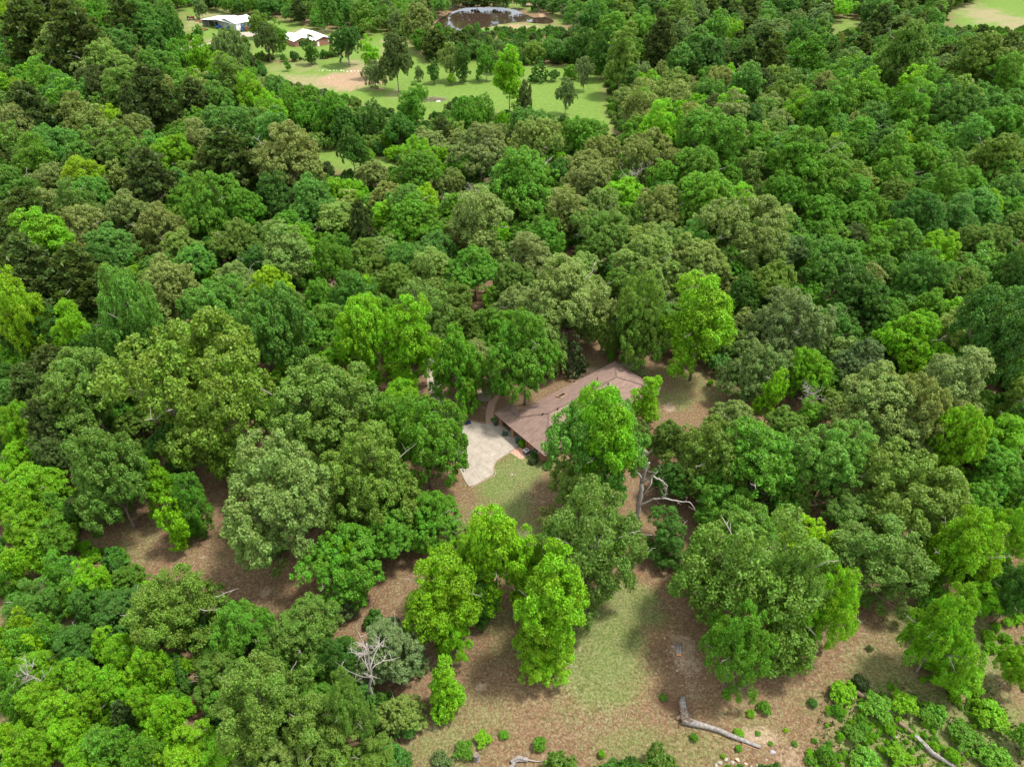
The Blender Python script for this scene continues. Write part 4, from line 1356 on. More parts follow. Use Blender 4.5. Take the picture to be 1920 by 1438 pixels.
wB = 4.3                    # width of the projecting front bay, along the ridge
zr = zE + SL * W_ / 2
zq = zE + SL * wB / 2
A_, B_, C__, D_ = (0, W_ + b_, zE), (0, 0, zE), (L_, W_, zE), (L_, 0, zE)
E_, F_, Bp = (wB, W_ + b_, zE), (wB, W_, zE), (0, W_, zE)
P1, P3 = (W_ / 2, W_ / 2, zr), (L_ - W_ / 2, W_ / 2, zr)
Q_ = (wB / 2, W_ + b_ - wB / 2, zq)
R_ = (wB / 2, W_ - wB / 2, zq)
mb = MB()
for f in ((B_, D_, P3, P1), (D_, C__, P3), (C__, F_, R_, P1, P3), (A_, B_, P1, R_, Q_), (E_, A_, Q_), (F_, E_, Q_, R_)):
    mb.poly(f)
# soffit
und = [(x, y, zE - .16) for x, y, z in (B_, A_, E_, F_, C__, D_)]
mb.poly(und)
rim = [B_, D_, C__, F_, E_, A_]
for i in range(6):
    p, q = rim[i], rim[(i + 1) % 6]
    mb.poly([(p[0], p[1], zE - .16), (q[0], q[1], zE - .16), q, p], 1)
roof = mb.build('roof', [M_ROOF, M_TRIM], house)


def cap_line(p, q, name='ridge_cap'):
    p, q = Vector(p), Vector(q)
    d = q - p
    m_ = MB()
    k = int(d.length / .34)
    rz = math.atan2(d.y, d.x)
    tl = -math.atan2(d.z, math.hypot(d.x, d.y))
    for i in range(k):
        c = p + d * ((i + .5) / k)
        m_.box((c.x, c.y, c.z + .035 + .012 * (i % 2)), (.33, .27, .05), rz, tilt=(0, tl + .06))
    return m_.build(name, M_CAP, house)


for p, q in ((P1, P3), (B_, P1), (R_, P1), (D_, P3), (C__, P3), (A_, Q_), (E_, Q_), (Q_, R_)):
    cap_line(p, q)
m_ = MB()
m_.tube([(F_[0], F_[1], F_[2] + .03), (R_[0], R_[1], R_[2] + .03)], [.05, .05], 5)
m_.build('valley_flashing', M_CAP, house)
# walls
IN = .85
m_ = MB()


def wall_seg(x0, y0, x1, y1, z0=0, z1=zE - .17, t=.24, mb_=None, m=0):
    c = ((x0 + x1) / 2, (y0 + y1) / 2, (z0 + z1) / 2)
    L = math.hypot(x1 - x0, y1 - y0)
    (mb_ or m_).box(c, (L, t, z1 - z0), math.atan2(y1 - y0, x1 - x0), m)


yT = W_ + b_
gEnd = yT - 8.9
wall_seg(IN, IN, L_ - IN, IN)
wall_seg(L_ - IN, IN + .12, L_ - IN, W_ - IN - .12)
wall_seg(wB - IN + .12, W_ - IN, L_ - IN, W_ - IN)
wall_seg(wB - IN, yT - IN - .12, wB - IN, W_ - IN - .12)
wall_seg(IN, yT - IN, wB - IN, yT - IN)
wall_seg(IN, IN + .12, IN, gEnd)                       # plain brick beside the garage mouths
wall_seg(IN + 6.2, gEnd, IN + 6.2, yT - b_ - IN - .15)     # back of the garage
wall_seg(IN + .12, gEnd, IN + 6.1, gEnd)
m_.build('wall', M_BRICK, house)
m_ = MB()
m_.box((IN + 3, (gEnd + W_ - IN) / 2, .05), (5.9, W_ - IN - gEnd - .2, .06))
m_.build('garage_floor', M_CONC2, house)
for yy in (yT - IN - .42, yT - 4.9, gEnd + .0):
    m_ = MB()
    m_.box((IN, yy, (zE - .17) / 2), (.5, .55, zE - .18))
    m_.box((IN, yy, .12), (.62, .67, .24))
    m_.build('brick_pillar', M_TAN if yy > gEnd + 1 else M_BRICK, house)
m_ = MB()
m_.box((IN, (gEnd + yT - IN) / 2, zE - .33), (.16, yT - IN - gEnd - .6, .30))
m_.build('garage_header', M_TRIM, house)


def window(x, y, along_x=True, w=1.5, h=1.1, z=1.5, name='window'):
    f = MB()
    d = (w, .10, .08) if along_x else (.10, w, .08)
    for s in (-1, 1):
        f.box((x, y, z + s * h / 2), d)
        if along_x:
            f.box((x + s * w / 2, y, z), (.08, .10, h + .08))
        else:
            f.box((x, y + s * w / 2, z), (.10, .08, h + .08))
    if along_x:
        f.box((x, y, z), (.05, .07, h - .06))
    else:
        f.box((x, y, z), (.07, .05, h - .06))
    fo = f.build(name, M_WHITE, house)
    for s in (-1, 1):
        g = MB()
        if along_x:
            g.box((x + s * w / 4, y, z), (w / 2 - .08, .03, h - .07))
        else:
            g.box((x, y + s * w / 4, z), (.03, w / 2 - .08, h - .07))
        g.build('pane', M_GLASS, fo)


for xx in (4, 9, 14, 23, 26.5):
    window(xx, IN - .15)
for xx in (8, 14.5, 21, 26):
    window(xx, W_ - IN + .15)
window(L_ - IN + .15, 5.5, False)
window(IN - .15, 3.2, False, 1.3)
m_ = MB()
m_.box((18, IN - .15, 1.05), (1.8, .08, 2.1))
dr = m_.build('sliding_door', M_GLASS, house)
m_ = MB()
m_.box((11.5, W_ - IN + .15, 1.05), (1.0, .08, 2.1))
dr = m_.build('front_door', M_TRIM, house)
m_ = MB()
m_.box((11.9, W_ - IN + .23, 1.0), (.05, .08, .12))
m_.build('door_handle', M_GREY, dr)


def on_roof(px, py):
    z = 3.6
    for _ in range(12):
        p = to_house(px, py, z)
        z = min(zE + SL * min(p.y, W_ - p.y, p.x, L_ - p.x), zr)
    return p


h_ = on_roof(1053, 742)
m_ = MB()
tl = -math.atan(SL)
c = Vector((h_.x, h_.y, h_.z + .10))
for dx_, dy_, sx, sy in ((0, .62, 1.7, .12), (0, -.62, 1.7, .12), (.79, 0, .12, 1.14), (-.79, 0, .12, 1.14)):
    m_.box((c.x + dx_, c.y + dy_, c.z - dy_ * SL), (sx, sy, .26), tilt=(tl, 0))
hat = m_.build('skylight', M_TAN, house)
m_ = MB()
m_.box((c.x, c.y, c.z - .01), (1.44, 1.1, .05), tilt=(tl, 0))
m_.build('dark_pane', M_DARK, hat)
for (px, py) in ((1140.5, 721.5), (1018, 778), (1046, 768), (1120, 712)):
    q = on_roof(px, py)
    m_ = MB()
    m_.tube([(q.x, q.y, q.z - .1), (q.x, q.y, q.z + .32)], [.09, .09], 8)
    m_.tube([(q.x, q.y, q.z + .32), (q.x, q.y, q.z + .42)], [.17, .12], 8)
    m_.build('vent_pipe', M_BLACK, house)
q = on_roof(1106, 735)
m_ = MB()
m_.tube([(q.x, q.y, q.z), (q.x, q.y, q.z + .5), (q.x - .1, q.y - .12, q.z + .62)], [.03] * 3, 6)
m_.tube([(q.x - .1, q.y - .12, q.z + .62), (q.x - .16, q.y - .26, q.z + .68)], [.05, .36], 14)
m_.build('satellite_dish', M_WHITE, house)


# ---- driveway: slabs with open joints
def clip(poly, a, b, keep_left, gap=.012):
    """part of a polygon on one side of the line a-b"""
    a, b = np.array(a), np.array(b)
    nrm = np.array([-(b - a)[1], (b - a)[0]])
    nrm = nrm / np.linalg.norm(nrm) * (1 if keep_left else -1)
    d = [float((np.array(p) - a) @ nrm) - gap for p in poly]
    out_ = []
    for i in range(len(poly)):
        j = (i + 1) % len(poly)
        if d[i] >= 0:
            out_.append(tuple(poly[i]))
        if d[i] * d[j] < 0:
            t = d[i] / (d[i] - d[j])
            out_.append((poly[i][0] + t * (poly[j][0] - poly[i][0]), poly[i][1] + t * (poly[j][1] - poly[i][1])))
    return out_


def smooth_poly(p, it=2, keep=()):
    for _ in range(it):
        o_ = []
        for i in range(len(p)):
            a, b = np.array(p[i]), np.array(p[(i + 1) % len(p)])
            o_ += [tuple(a * .78 + b * .22), tuple(a * .22 + b * .78)]
        p = o_
    return p


DRIVE = [(803, 690), (818, 703), (829, 722), (834, 745), (844, 762), (852, 774), (864, 785), (884, 790), (905, 795), (925, 796), (937, 793), (955, 810), (972, 826),
         (972, 837), (957, 847), (940, 857), (929, 865), (924, 876), (927, 889), (906, 901), (882, 914), (874, 906), (862, 880), (846, 850), (828, 818), (816, 790), (812, 762), (808, 742), (800, 722)]
slabs = [smooth_poly(gpoly(DRIVE), 1)]
cuts = [((840, 835), (934, 797)), ((935, 868), (860, 805)), ((880, 880), (972, 838)), ((805, 742), (850, 738)), ((800, 768), (870, 768)), ((830, 800), (880, 870)), ((900, 850), (960, 812))]
for a, b in cuts[:6]:
    nx_ = []
    wa, wb = gp(*a)[:2], gp(*b)[:2]
    for s in slabs:
        for k in (True, False):
            q = clip(s, wa, wb, k)
            if len(q) > 2:
                ar = abs(sum(q[i][0] * q[(i + 1) % len(q)][1] - q[(i + 1) % len(q)][0] * q[i][1] for i in range(len(q)))) / 2
                if ar > .4:
                    nx_.append(q)
    slabs = nx_
drive = empty('driveway', gp(905, 850), kind='structure')


def rel(pts, o):
    return [(x - o[0], y - o[1]) for x, y in pts]


dO = gp(905, 850)
for s in slabs:
    m_ = MB()
    m_.prism(rel(s, dO), -.05, .075 + random.uniform(-.006, .006))
    m_.build('slab', M_CONC, drive)


def strip(name, pxs, w, m, z1=.05, kind='structure', parent=None, seg=6):
    """a path along ground pixels, as wide as w metres"""
    C_ = [gp(*p) for p in pxs]
    D = []
    for i in range(len(C_) - 1):
        p0, p1, p2, p3 = C_[max(i - 1, 0)], C_[i], C_[i + 1], C_[min(i + 2, len(C_) - 1)]
        for k in range(seg):
            t = k / seg
            D.append(.5 * ((2 * p1) + (-p0 + p2) * t + (2 * p0 - 5 * p1 + 4 * p2 - p3) * t * t + (-p0 + 3 * p1 - 3 * p2 + p3) * t ** 3))
    D.append(C_[-1])
    mb_ = MB()
    Ls, Rs = [], []
    for i, p in enumerate(D):
        q = D[min(i + 1, len(D) - 1)] - D[max(i - 1, 0)]
        nn = np.array([-q[1], q[0]]) / (np.hypot(q[0], q[1]) + 1e-9) * w / 2
        z = th(p[0], p[1])
        Ls.append((p[0] + nn[0], p[1] + nn[1], z))
        Rs.append((p[0] - nn[0], p[1] - nn[1], z))
    for i in range(len(D) - 1):
        a, b, c, d = Ls[i], Rs[i], Rs[i + 1], Ls[i + 1]
        up = lambda q: (q[0], q[1], q[2] + z1)
        dn = lambda q: (q[0], q[1], q[2] - .1)
        mb_.poly([up(a), up(b), up(c), up(d)])
        mb_.poly([dn(a), up(a), up(d), dn(d)])
        mb_.poly([up(b), dn(b), dn(c), up(c)])
    o = mb_.build(name, m, parent)
    if parent is None:
        tag(o, kind=kind)
    return o


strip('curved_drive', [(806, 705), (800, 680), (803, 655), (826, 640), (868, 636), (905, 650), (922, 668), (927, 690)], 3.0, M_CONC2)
strip('patio_walk', [(919, 800), (918, 780), (922, 757), (930, 742)], 1.5, M_PINK, .06)
strip('brick_edging', [(846, 763), (853, 773), (865, 783.4), (885, 788.4), (905, 793), (925, 794)], .14, M_PINK, .11)
strip('lawn_edging', [(972, 838.5), (957, 848.5), (940, 858.5), (930.5, 866), (925.6, 877), (928.4, 890), (907, 902.5), (883, 915.3)], .11, M_PINK, .09)
m_ = MB()
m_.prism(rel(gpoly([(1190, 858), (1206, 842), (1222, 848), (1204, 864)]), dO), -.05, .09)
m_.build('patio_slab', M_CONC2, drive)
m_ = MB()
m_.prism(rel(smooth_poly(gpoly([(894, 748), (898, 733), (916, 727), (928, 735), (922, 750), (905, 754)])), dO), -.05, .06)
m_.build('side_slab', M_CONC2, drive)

# stepping-stone patio
q0, q1, q2, q3 = [gp(*p) for p in ((973, 839), (957, 849), (977, 862), (995, 850))]
pv = empty('paver_patio', q0, label='patch of square pinkish pavers set in gravel beside the driveway', cat='patio')
m_ = MB()
m_.prism([tuple((q - q0)[:2]) for q in (q0, q1, q2, q3)], -.04, .03)
m_.build('gravel_bed', mat('pale_gravel', (.46, .37, .29), .95, (14, .3), .4), pv)
M_PV = [mat('paver_a', (.38, .19, .13), .9, (8, .2)), mat('paver_b', (.46, .26, .19), .9, (8, .2))]
for i in range(6):
    for j in range(6):
        a, b = (i + .5) / 6, (j + .5) / 6
        c = q0 + (q1 - q0) * a * (1 - b) + (q2 - q0) * a * b + (q3 - q0) * (1 - a) * b
        m_ = MB()
        m_.box((0, 0, .03), (.36, .36, .06), rzH + .3 + random.uniform(-.06, .06))
        m_.build('paver', M_PV[(i + j) % 2], pv, loc=tuple((c - q0)[:2]) + (.015,))

# ---- things beside the house
c = gp(987, 851)
ac = empty('air_conditioner', c, rzH, label='grey air conditioning unit with round fan grille beside the pavers', cat='air conditioner')
m_ = MB(); m_.box((0, 0, .05), (1.15, 1.15, .10)); m_.build('pad', M_CONC, ac)
m_ = MB(); m_.box((0, 0, .52), (.86, .86, .80)); m_.build('housing', mat('ac_housing', (.12, .13, .15), .5), ac)
m_ = MB()
m_.box((0, 0, .945), (.92, .92, .05)); m_.build('top_frame', M_GREY, ac)
m_ = MB()
for k in range(1, 5):
    pts_ = [(math.cos(t) * .09 * k, math.sin(t) * .09 * k, .99) for t in np.linspace(0, 6.2832, 17)]
    m_.tube(pts_, [.012] * 17, 4, cap=False)
m_.build('fan_grille', M_WHITE, ac)
m_ = MB(); m_.tube([(0, 0, .96), (0, 0, .985)], [.33, .33], 20); m_.build('fan_well', M_BLACK, ac)

c = gp(877, 794)
bh = empty('basketball_hoop', c, math.radians(205), label='portable basketball hoop with dark blue base at the driveway edge', cat='basketball hoop')
m_ = MB(); m_.box((0, 0, .17), (1.15, .75, .30)); m_.box((.1, 0, .36), (.7, .5, .10)); m_.build('base', M_NAVY, bh)
m_ = MB(); m_.tube([(-.1, 0, .3), (.25, 0, 2.45)], [.05, .045], 8); m_.tube([(-.5, 0, .32), (.1, 0, 1.3)], [.03, .03], 6); m_.build('pole', M_BLACK, bh)
m_ = MB(); m_.tube([(.22, .1, 2.3), (.75, .1, 2.55)], [.025, .025], 5); m_.tube([(.22, -.1, 2.3), (.75, -.1, 2.55)], [.025, .025], 5); m_.build('arm', M_BLACK, bh)
m_ = MB(); m_.box((.8, 0, 2.65), (.05, 1.2, .8)); m_.build('backboard', mat('backboard', (.62, .64, .66), .3), bh)
m_ = MB()
m_.tube([(1.08 + .23 * math.cos(t), .23 * math.sin(t), 2.4) for t in np.linspace(0, 6.2832, 17)], [.015] * 17, 5, cap=False)
m_.build('rim', M_RED, bh)
m_ = MB()
for k in range(10):
    t = k * .6283
    m_.tube([(1.08 + .22 * math.cos(t), .22 * math.sin(t), 2.39), (1.08 + .13 * math.cos(t + .3), .13 * math.sin(t + .3), 2.02)], [.008, .008], 3, cap=False)
m_.build('net', M_WHITE, bh)


def wheelie_bin(px, py, rz, label, fallen=False):
    c = gp(px, py, .08)
    o = empty('wheeled_bin', c, rz, label=label, cat='bin', group='bins by the garage')
    m_ = MB()
    i = len(m_.v)
    m_.v += [(-.25, -.24, .05), (.25, -.24, .05), (.25, .24, .05), (-.25, .24, .05), (-.31, -.3, 1.0), (.31, -.3, 1.0), (.31, .3, 1.0), (-.31, .3, 1.0)]
    m_.f += [(0, 3, 2, 1), (4, 5, 6, 7), (0, 1, 5, 4), (1, 2, 6, 5), (2, 3, 7, 6), (3, 0, 4, 7)]
    m_.m += [0] * 6
    m_.build('body', M_BIN, o)
    m_ = MB(); m_.box((0, 0, 1.04), (.70, .66, .07)); m_.build('lid', M_BIN, o)
    for s in (-1, 1):
        m_ = MB(); m_.tube([(-.24, s * .26, .12), (-.24, s * .32, .12)], [.12, .12], 12); m_.build('wheel', M_BLACK, o)
    m_ = MB(); m_.tube([(-.36, -.25, .98), (-.42, 0, .98), (-.36, .25, .98)], [.02] * 3, 5); m_.build('handle', M_BLACK, o)
    if fallen:
        o.rotation_euler = (0, math.radians(78), rz)
        o.location.z = .35
    return o


wheelie_bin(929, 797, rzH + 3.1, 'dark green wheeled bin by the garage corner post')
wheelie_bin(952.5, 816, rzH + 2.4, 'tipped-over green bin between the two garage mouths', True)
wheelie_bin(970, 831, rzH + 3.1, 'dark green bin beside the clipped round bush')
c = HM @ Vector((IN + 1.4, yT - 6.1, .08))
m_ = MB()
m_.tube([(0, 0, 0), (0, 0, .05), (0, 0, .9), (0, 0, .93)], [.28, .33, .33, .29], 16)
for k in (.3, .62):
    m_.tube([(0, 0, k - .03), (0, 0, k), (0, 0, k + .03)], [.33, .352, .33], 16, cap=False)
o = m_.build('plastic_barrel', M_BLUE, None, loc=c, smooth=True)
tag(o, 'bright blue barrel standing inside the shaded garage mouth', 'barrel')


# ================================================================== BUSHES AND SAPLINGS
def bush(px, py, w_, h_=None, code='L', label='', name='bush', shape='bush', col=None, alpha=None, group='low bushes'):
    h_ = h_ or w_
    p = gt(px, py + h_ * .35)
    Zd = p[1] * CP + (CAM_H - p[2]) * SP
    r = w_ * .5 * Zd / FPX
    v = R.randint(len(PROTO[shape]))
    cm, tm, a, base = PROTO[shape][v]
    o = empty(name, (p[0], p[1], p[2] - .03), R.uniform(0, 6.28), label=label, cat='bush', group=group)
    sz = r * h_ / w_ * (1.0 if shape == 'bush' else .8)
    o.scale = (r, r, sz)
    c_ = link('crown', cm, o)
    t = TINT[code]
    j = R.uniform(.85, 1.15)
    cc = col or tuple(np.array(t[:3]) * j)
    c_.color = (cc[0], cc[1], cc[2], t[3] if alpha is None else alpha)
    link('trunk', tm, o)
    return o


BUSHES = [
    (979, 829, 17, 20, 'L', 'clipped round green bush at the garage wall'), (1003, 848, 19, 18, 'K', 'dark rounded bush near the front corner of the house'),
    (1000, 862, 18, 16, 'C', 'spiky dark shrub below the house corner'), (1026, 871, 22, 10, 'K', 'low clipped hedge bush under the roof corner'),
    (925, 786, 12, 10, 'G', 'small green shrub at the garage corner post'), (1020, 862, 8, 8, 'O', 'tiny olive shrub against the brick corner'),
    (1243, 1305, 16, 14, 'G', 'small green sapling beside the rotten stump end'), (1301, 1378, 16, 20, 'G', 'small green sapling just below the fallen grey log root'),
    (1385, 1372, 20, 15, 'L', 'bright green sprout leaning on the fallen grey log'), (1384, 1400, 14, 13, 'G', 'leafy sprout below the tip of the fallen grey log'),
    (1407, 1334, 17, 16, 'L', 'bright green sapling at the foot of the large oak'), (1431, 1322, 27, 26, 'G', 'rounded green bush at the foot of the large oak'),
    (1522, 1315, 19, 17, 'K', 'dark green bush alone on the brown ground'), (1552, 1333, 14, 14, 'G', 'small green bush on the brown ground by the thicket'),
    (1473, 1367, 10, 9, 'Y', 'yellow-green sprout on bare tan ground'), (1355, 1415, 9, 10, 'L', 'tiny bright sprout above the pale rocks'),
    (1544, 1405, 34, 44, 'G', 'upright green bush at the thicket edge'), (1250, 1428, 30, 26, 'G', 'leafy weed clump at the bottom of the clearing'),
    (1010, 1389, 28, 30, 'G', 'round weedy bush with brown middle in the clearing'), (1127, 1410, 15, 20, 'L', 'small bright bush on the tan lawn'),
    (1156, 1434, 14, 12, 'L', 'bright weed tuft at the bottom edge'), (1610, 1275, 32, 32, 'C', 'round dark cedar bush at the glade edge', 'bush'),
    (1577, 1292, 50, 40, 'L', 'bright leafy bush beside the dark cedar bush'), (1629, 1213, 14, 13, 'D', 'tiny dark bush in the middle of the small glade'),
    (310, 1252, 25, 26, 'K', 'dark green bush on bare ground among lime trees'), (314, 1282, 14, 12, 'G', 'tiny bush below the dark green one among lime trees'),
    (165, 1040, 28, 30, 'L', 'bright bush at the edge of the leaf-strewn glade'), (184, 998, 20, 14, 'G', 'low weedy bush on the leaf-strewn glade'), (196, 1030, 18, 12, 'G', 'flat weed clump near the leaf-strewn glade'),
    (1332, 716, 12, 15, 'L', 'little bright sapling alone on the side lawn'), (1421, 1373, 12, 9, 'G', 'sprout right at the tip of the log'), (1489, 1392, 12, 10, 'G', 'small bush by the gravel scrape'),
    (1445, 1392, 10, 8, 'G', 'low weeds beside the gravel scrape'), (607, 82, 6, 6, 'K', 'tiny clipped bush at the far brick gable'), (1145, 665, 16, 36, 'G', 'slim bright sapling behind the house'),
    (1640, 1318, 60, 40, 'G', 'wide green bush above the rotting log'), (1690, 1310, 50, 46, 'L', 'bright bush between the rotting log and the thicket'), (1745, 1330, 50, 46, 'G', 'dense green bush in the thicket'),
    (1620, 1420, 60, 40, 'G', 'spreading bush at the bottom thicket'), (1680, 1410, 50, 40, 'L', 'bright bush below the rotting log'), (1800, 1370, 60, 46, 'G', 'rounded bush uphill of the rotting log'), (1770, 1265, 46, 44, 'L', 'bright bush in the sunny thicket'),
    (1850, 1330, 60, 50, 'L', 'large bright bush near the sunny thicket edge'), (1860, 1420, 70, 50, 'G', 'large green bush at the bottom corner'), (1600, 1370, 40, 30, 'G', 'weedy bush at the clearing rim'), (1905, 1370, 50, 80, 'G', 'upright bush at the side of the thicket'),
    (870, 1400, 40, 30, 'G', 'weedy bush near the weathered stump'), (905, 1380, 34, 26, 'L', 'bright weeds above the weathered stump'), (830, 1420, 40, 40, 'E', 'greyish bush beside the weathered stump'), (945, 1375, 20, 16, 'G', 'small weeds between stump and lawn')]
for bdef in BUSHES:
    bush(*bdef[:6])
bush(1182, 684, 34, 22, 'E', 'sprawling white-flowering shrub behind the far roof corner', col=(.46, .47, .36), alpha=.6)
bush(1203, 695, 26, 20, 'P', 'pale yellow-green shrub beside the white-flowering one', col=(.30, .36, .16))
bush(1172, 672, 16, 14, 'E', 'bare-twigged grey shrub at the far roof peak', col=(.34, .32, .28))


# ================================================================== BARE TREES, LOGS, STONES
def limb(mb_, pxs, y0, dys, r0, r1, n=7, m=0):
    pts_ = [vp(px, py, y0 + dy) for (px, py), dy in zip(pxs, dys)]
    k = len(pts_)
    P_ = []
    Rr = []
    for i in range(k - 1):
        for q in range(3):
            t = q / 3
            P_.append(pts_[i] * (1 - t) + pts_[i + 1] * t + (R.normal(size=3) * .06 if q or i else 0))
            Rr.append(r0 + (r1 - r0) * (i + t) / (k - 1))
    P_.append(pts_[-1])
    Rr.append(r1)
    mb_.tube(P_, Rr, n, m=m)
    return P_


def twigs(mb_, P_, n_, L, rs_, m=0):
    for k in range(n_):
        i = rs_.randint(max(1, len(P_) // 3), len(P_) - 1)
        p = Vector(P_[i])
        d = Vector((rs_.uniform(-1, 1), rs_.uniform(-1, 1), rs_.uniform(-.2, 1))).normalized()
        a = p + d * L * .45 + Vector((rs_.uniform(-.1, .1), 0, rs_.uniform(-.1, .1)))
        b = a + (d + Vector((rs_.uniform(-.6, .6), rs_.uniform(-.6, .6), rs_.uniform(-.5, .5)))) * L * .5
        mb_.tube([p, a, b], [.035, .022, .008], 4, m=m, cap=False)
        e = a + Vector((rs_.uniform(-.6, .6), rs_.uniform(-.6, .6), rs_.uniform(-.2, .7))) * L * .5
        mb_.tube([a, e], [.018, .006], 3, m=m, cap=False)


def bare_tree(label, base, limbs, name='dead_tree', r=(.42, .05), tw=5, L=1.4, seed=1, mt=None):
    """base: ground pixel; limbs: [(pixels, depth offsets, r0, r1)], the first is the trunk"""
    g0 = gt(*base)
    rs_ = random.Random(seed)
    o = empty(name, g0, label=label, cat='dead tree', group='bare trees')
    for i, (pxs, dys, r0, r1) in enumerate(limbs):
        m_ = MB()
        P_ = limb(m_, pxs, g0[1], dys, r0, r1, 9 if i == 0 else 6)
        if i:
            twigs(m_, P_, tw, L, rs_)
        m_.v = [(v[0] - g0[0], v[1] - g0[1], v[2] - g0[2]) for v in m_.v]
        m_.build('trunk' if i == 0 else 'branch', mt or M_DEAD, o, smooth=True)
    return o


bare_tree('large bare pinkish-grey dead tree with crooked limbs below the house', (1195, 972), [
    ([(1195, 974), (1199, 948), (1202, 922), (1203, 905)], [0, 0, .2, .4], .42, .30),
    ([(1203, 905), (1201, 893), (1189, 881), (1180, 878), (1172, 869)], [.4, .6, 1, 1.2, 1.6], .2, .05),
    ([(1203, 905), (1208, 890), (1211, 880), (1218, 867)], [.4, .2, 0, -.2], .26, .13),
    ([(1203, 907), (1214, 898), (1224, 892), (1233, 884)], [.4, 0, -.8, -1.4], .2, .08),
    ([(1224, 892), (1236, 899), (1245, 906), (1252, 911), (1246, 921)], [-.8, -1.2, -1.5, -1.9, -2.1], .13, .04),
    ([(1223, 893), (1221, 906), (1212, 920), (1206, 930)], [-.8, -1.4, -1.6, -1.4], .12, .04),
    ([(1199, 948), (1212, 942), (1225, 936), (1239, 934), (1262, 937), (1280, 941), (1294, 941), (1304, 957)], [0, -.5, -1, -1.6, -2.2, -2.8, -3.2, -3.8], .2, .05),
    ([(1239, 934), (1250, 926), (1247, 914)], [-1.6, -2, -2.2], .10, .04),
    ([(1199, 940), (1190, 930), (1187, 918)], [0, .4, .8], .11, .04)], tw=4, L=1.3, seed=3)


def snag(label, base, top, n_, spread=1.0, seed=1, r=.22, name='dead_tree', mt=None, up=.7, L=1.2, below=0):
    """a bare or half-bare tree: trunk from ground pixel to top pixel with n_ side limbs"""
    g0 = gt(*base)
    t0 = vp(top[0], top[1], g0[1])
    rs_ = random.Random(seed)
    o = empty(name, g0, label=label, cat='dead tree', group='bare trees')
    A0, B0 = Vector((0, 0, -.1)), Vector(t0 - g0)
    H = B0.length
    m_ = MB()
    P_ = [A0.lerp(B0, k / 8) + Vector((rs_.uniform(-1, 1), rs_.uniform(-1, 1), 0)) * H * .012 * (k > 0) for k in range(9)]
    m_.tube(P_, [r * (1.25 if k == 0 else 1) * (1 - .8 * k / 8) for k in range(9)], 8)
    m_.build('trunk', mt or M_DEAD, o, smooth=True)
    for i in range(n_):
        t = rs_.uniform(.45, .98)
        st = A0.lerp(B0, t)
        an = 6.28 * i / n_ + rs_.uniform(-.4, .4)
        ln = spread * H * rs_.uniform(.16, .30) * (1.2 - t * .6)
        m2 = MB()
        p = [st]
        d = Vector((math.cos(an), math.sin(an), up))
        for k in range(4):
            d = (d + Vector((rs_.uniform(-.4, .4), rs_.uniform(-.4, .4), rs_.uniform(-.25, .4)))).normalized()
            p.append(p[-1] + d * ln * .3)
        rr = r * .38 * (1.1 - t * .5)
        m2.tube(p, [rr, rr * .8, rr * .6, rr * .4, rr * .15], 5)
        twigs(m2, p, 6, L, rs_)
        m2.build('branch', mt or M_DEAD, o, smooth=True)
    return o


snag('bleached snag with many white twigs among olive oaks near the bottom', (697, 1330), (690, 1205), 12, 1.0, 5, .26)
snag('thin white snag with curved limbs above the domed oaks', (1190, 395), (1183, 318), 7, 2.2, 6, .3, up=.2, L=2.2)
snag('bare bushy grey snag by a bright maple east of the side lawn', (1512, 800), (1516, 728), 12, 1.3, 7, .22, up=.6)
snag('leaning pale split trunk in the upper wood', (112, 262), (88, 222), 4, .7, 8, .35, up=.9)
snag('short pale trunk under a dark pine in the upper wood', (366, 244), (356, 214), 3, .7, 9, .35)
snag('grey twiggy snag in the lime thicket at the lower left', (74, 1320), (52, 1262), 9, 1.2, 10, .18)
snag('pale feathery snag on the crest of the middle wood', (900, 400), (884, 350), 10, 1.2, 11, .2, L=1.6)
snag('pale-barked bare crown beside a yellow tree in the middle wood', (842, 430), (838, 372), 9, 1.0, 12, .2, L=1.6)
snag('grey snag poking out of the eastern wood', (1800, 262), (1795, 224), 4, .6, 13, .25)
snag('whitish twiggy snag by the narrow green glade', (1612, 138), (1622, 105), 9, 1.2, 14, .25, L=2)
snag('bare grey snag near the eastern glade foot', (1538, 460), (1534, 432), 4, .6, 15, .22)
snag('slender pale pole of a dead tree at the pond wood', (668, 30), (661, -6), 4, .6, 16, .35)
snag('crooked pale snag under a dark dome in the eastern wood', (1790, 280), (1788, 225), 7, 1.2, 17, .28, up=.3, L=2)
snag('thick pale leaning trunk at the eastern wood edge', (1883, 838), (1926, 745), 2, .3, 18, .62, up=.9, mt=M_BARK)
snag('dead forked snag left of the big olive oak', (272, 745), (262, 712), 3, .8, 19, .16)
snag('low hanging dead branches under the bright tree by the lawn', (838, 1030), (842, 985), 6, 1.4, 20, .14)
snag('bare reddish snag beside the eastern glade', (1577, 112), (1580, 62), 8, .6, 22, .3, mt=M_RUST, L=1.4)

# fallen grey log with its root stub
g0 = gt(1290, 1350)
fl = empty('fallen_log', g0, label='long weathered grey fallen log with an upturned rotten root', cat='log')


def gl(px, py, z):
    return Vector(gt(px, py, z) - g0)


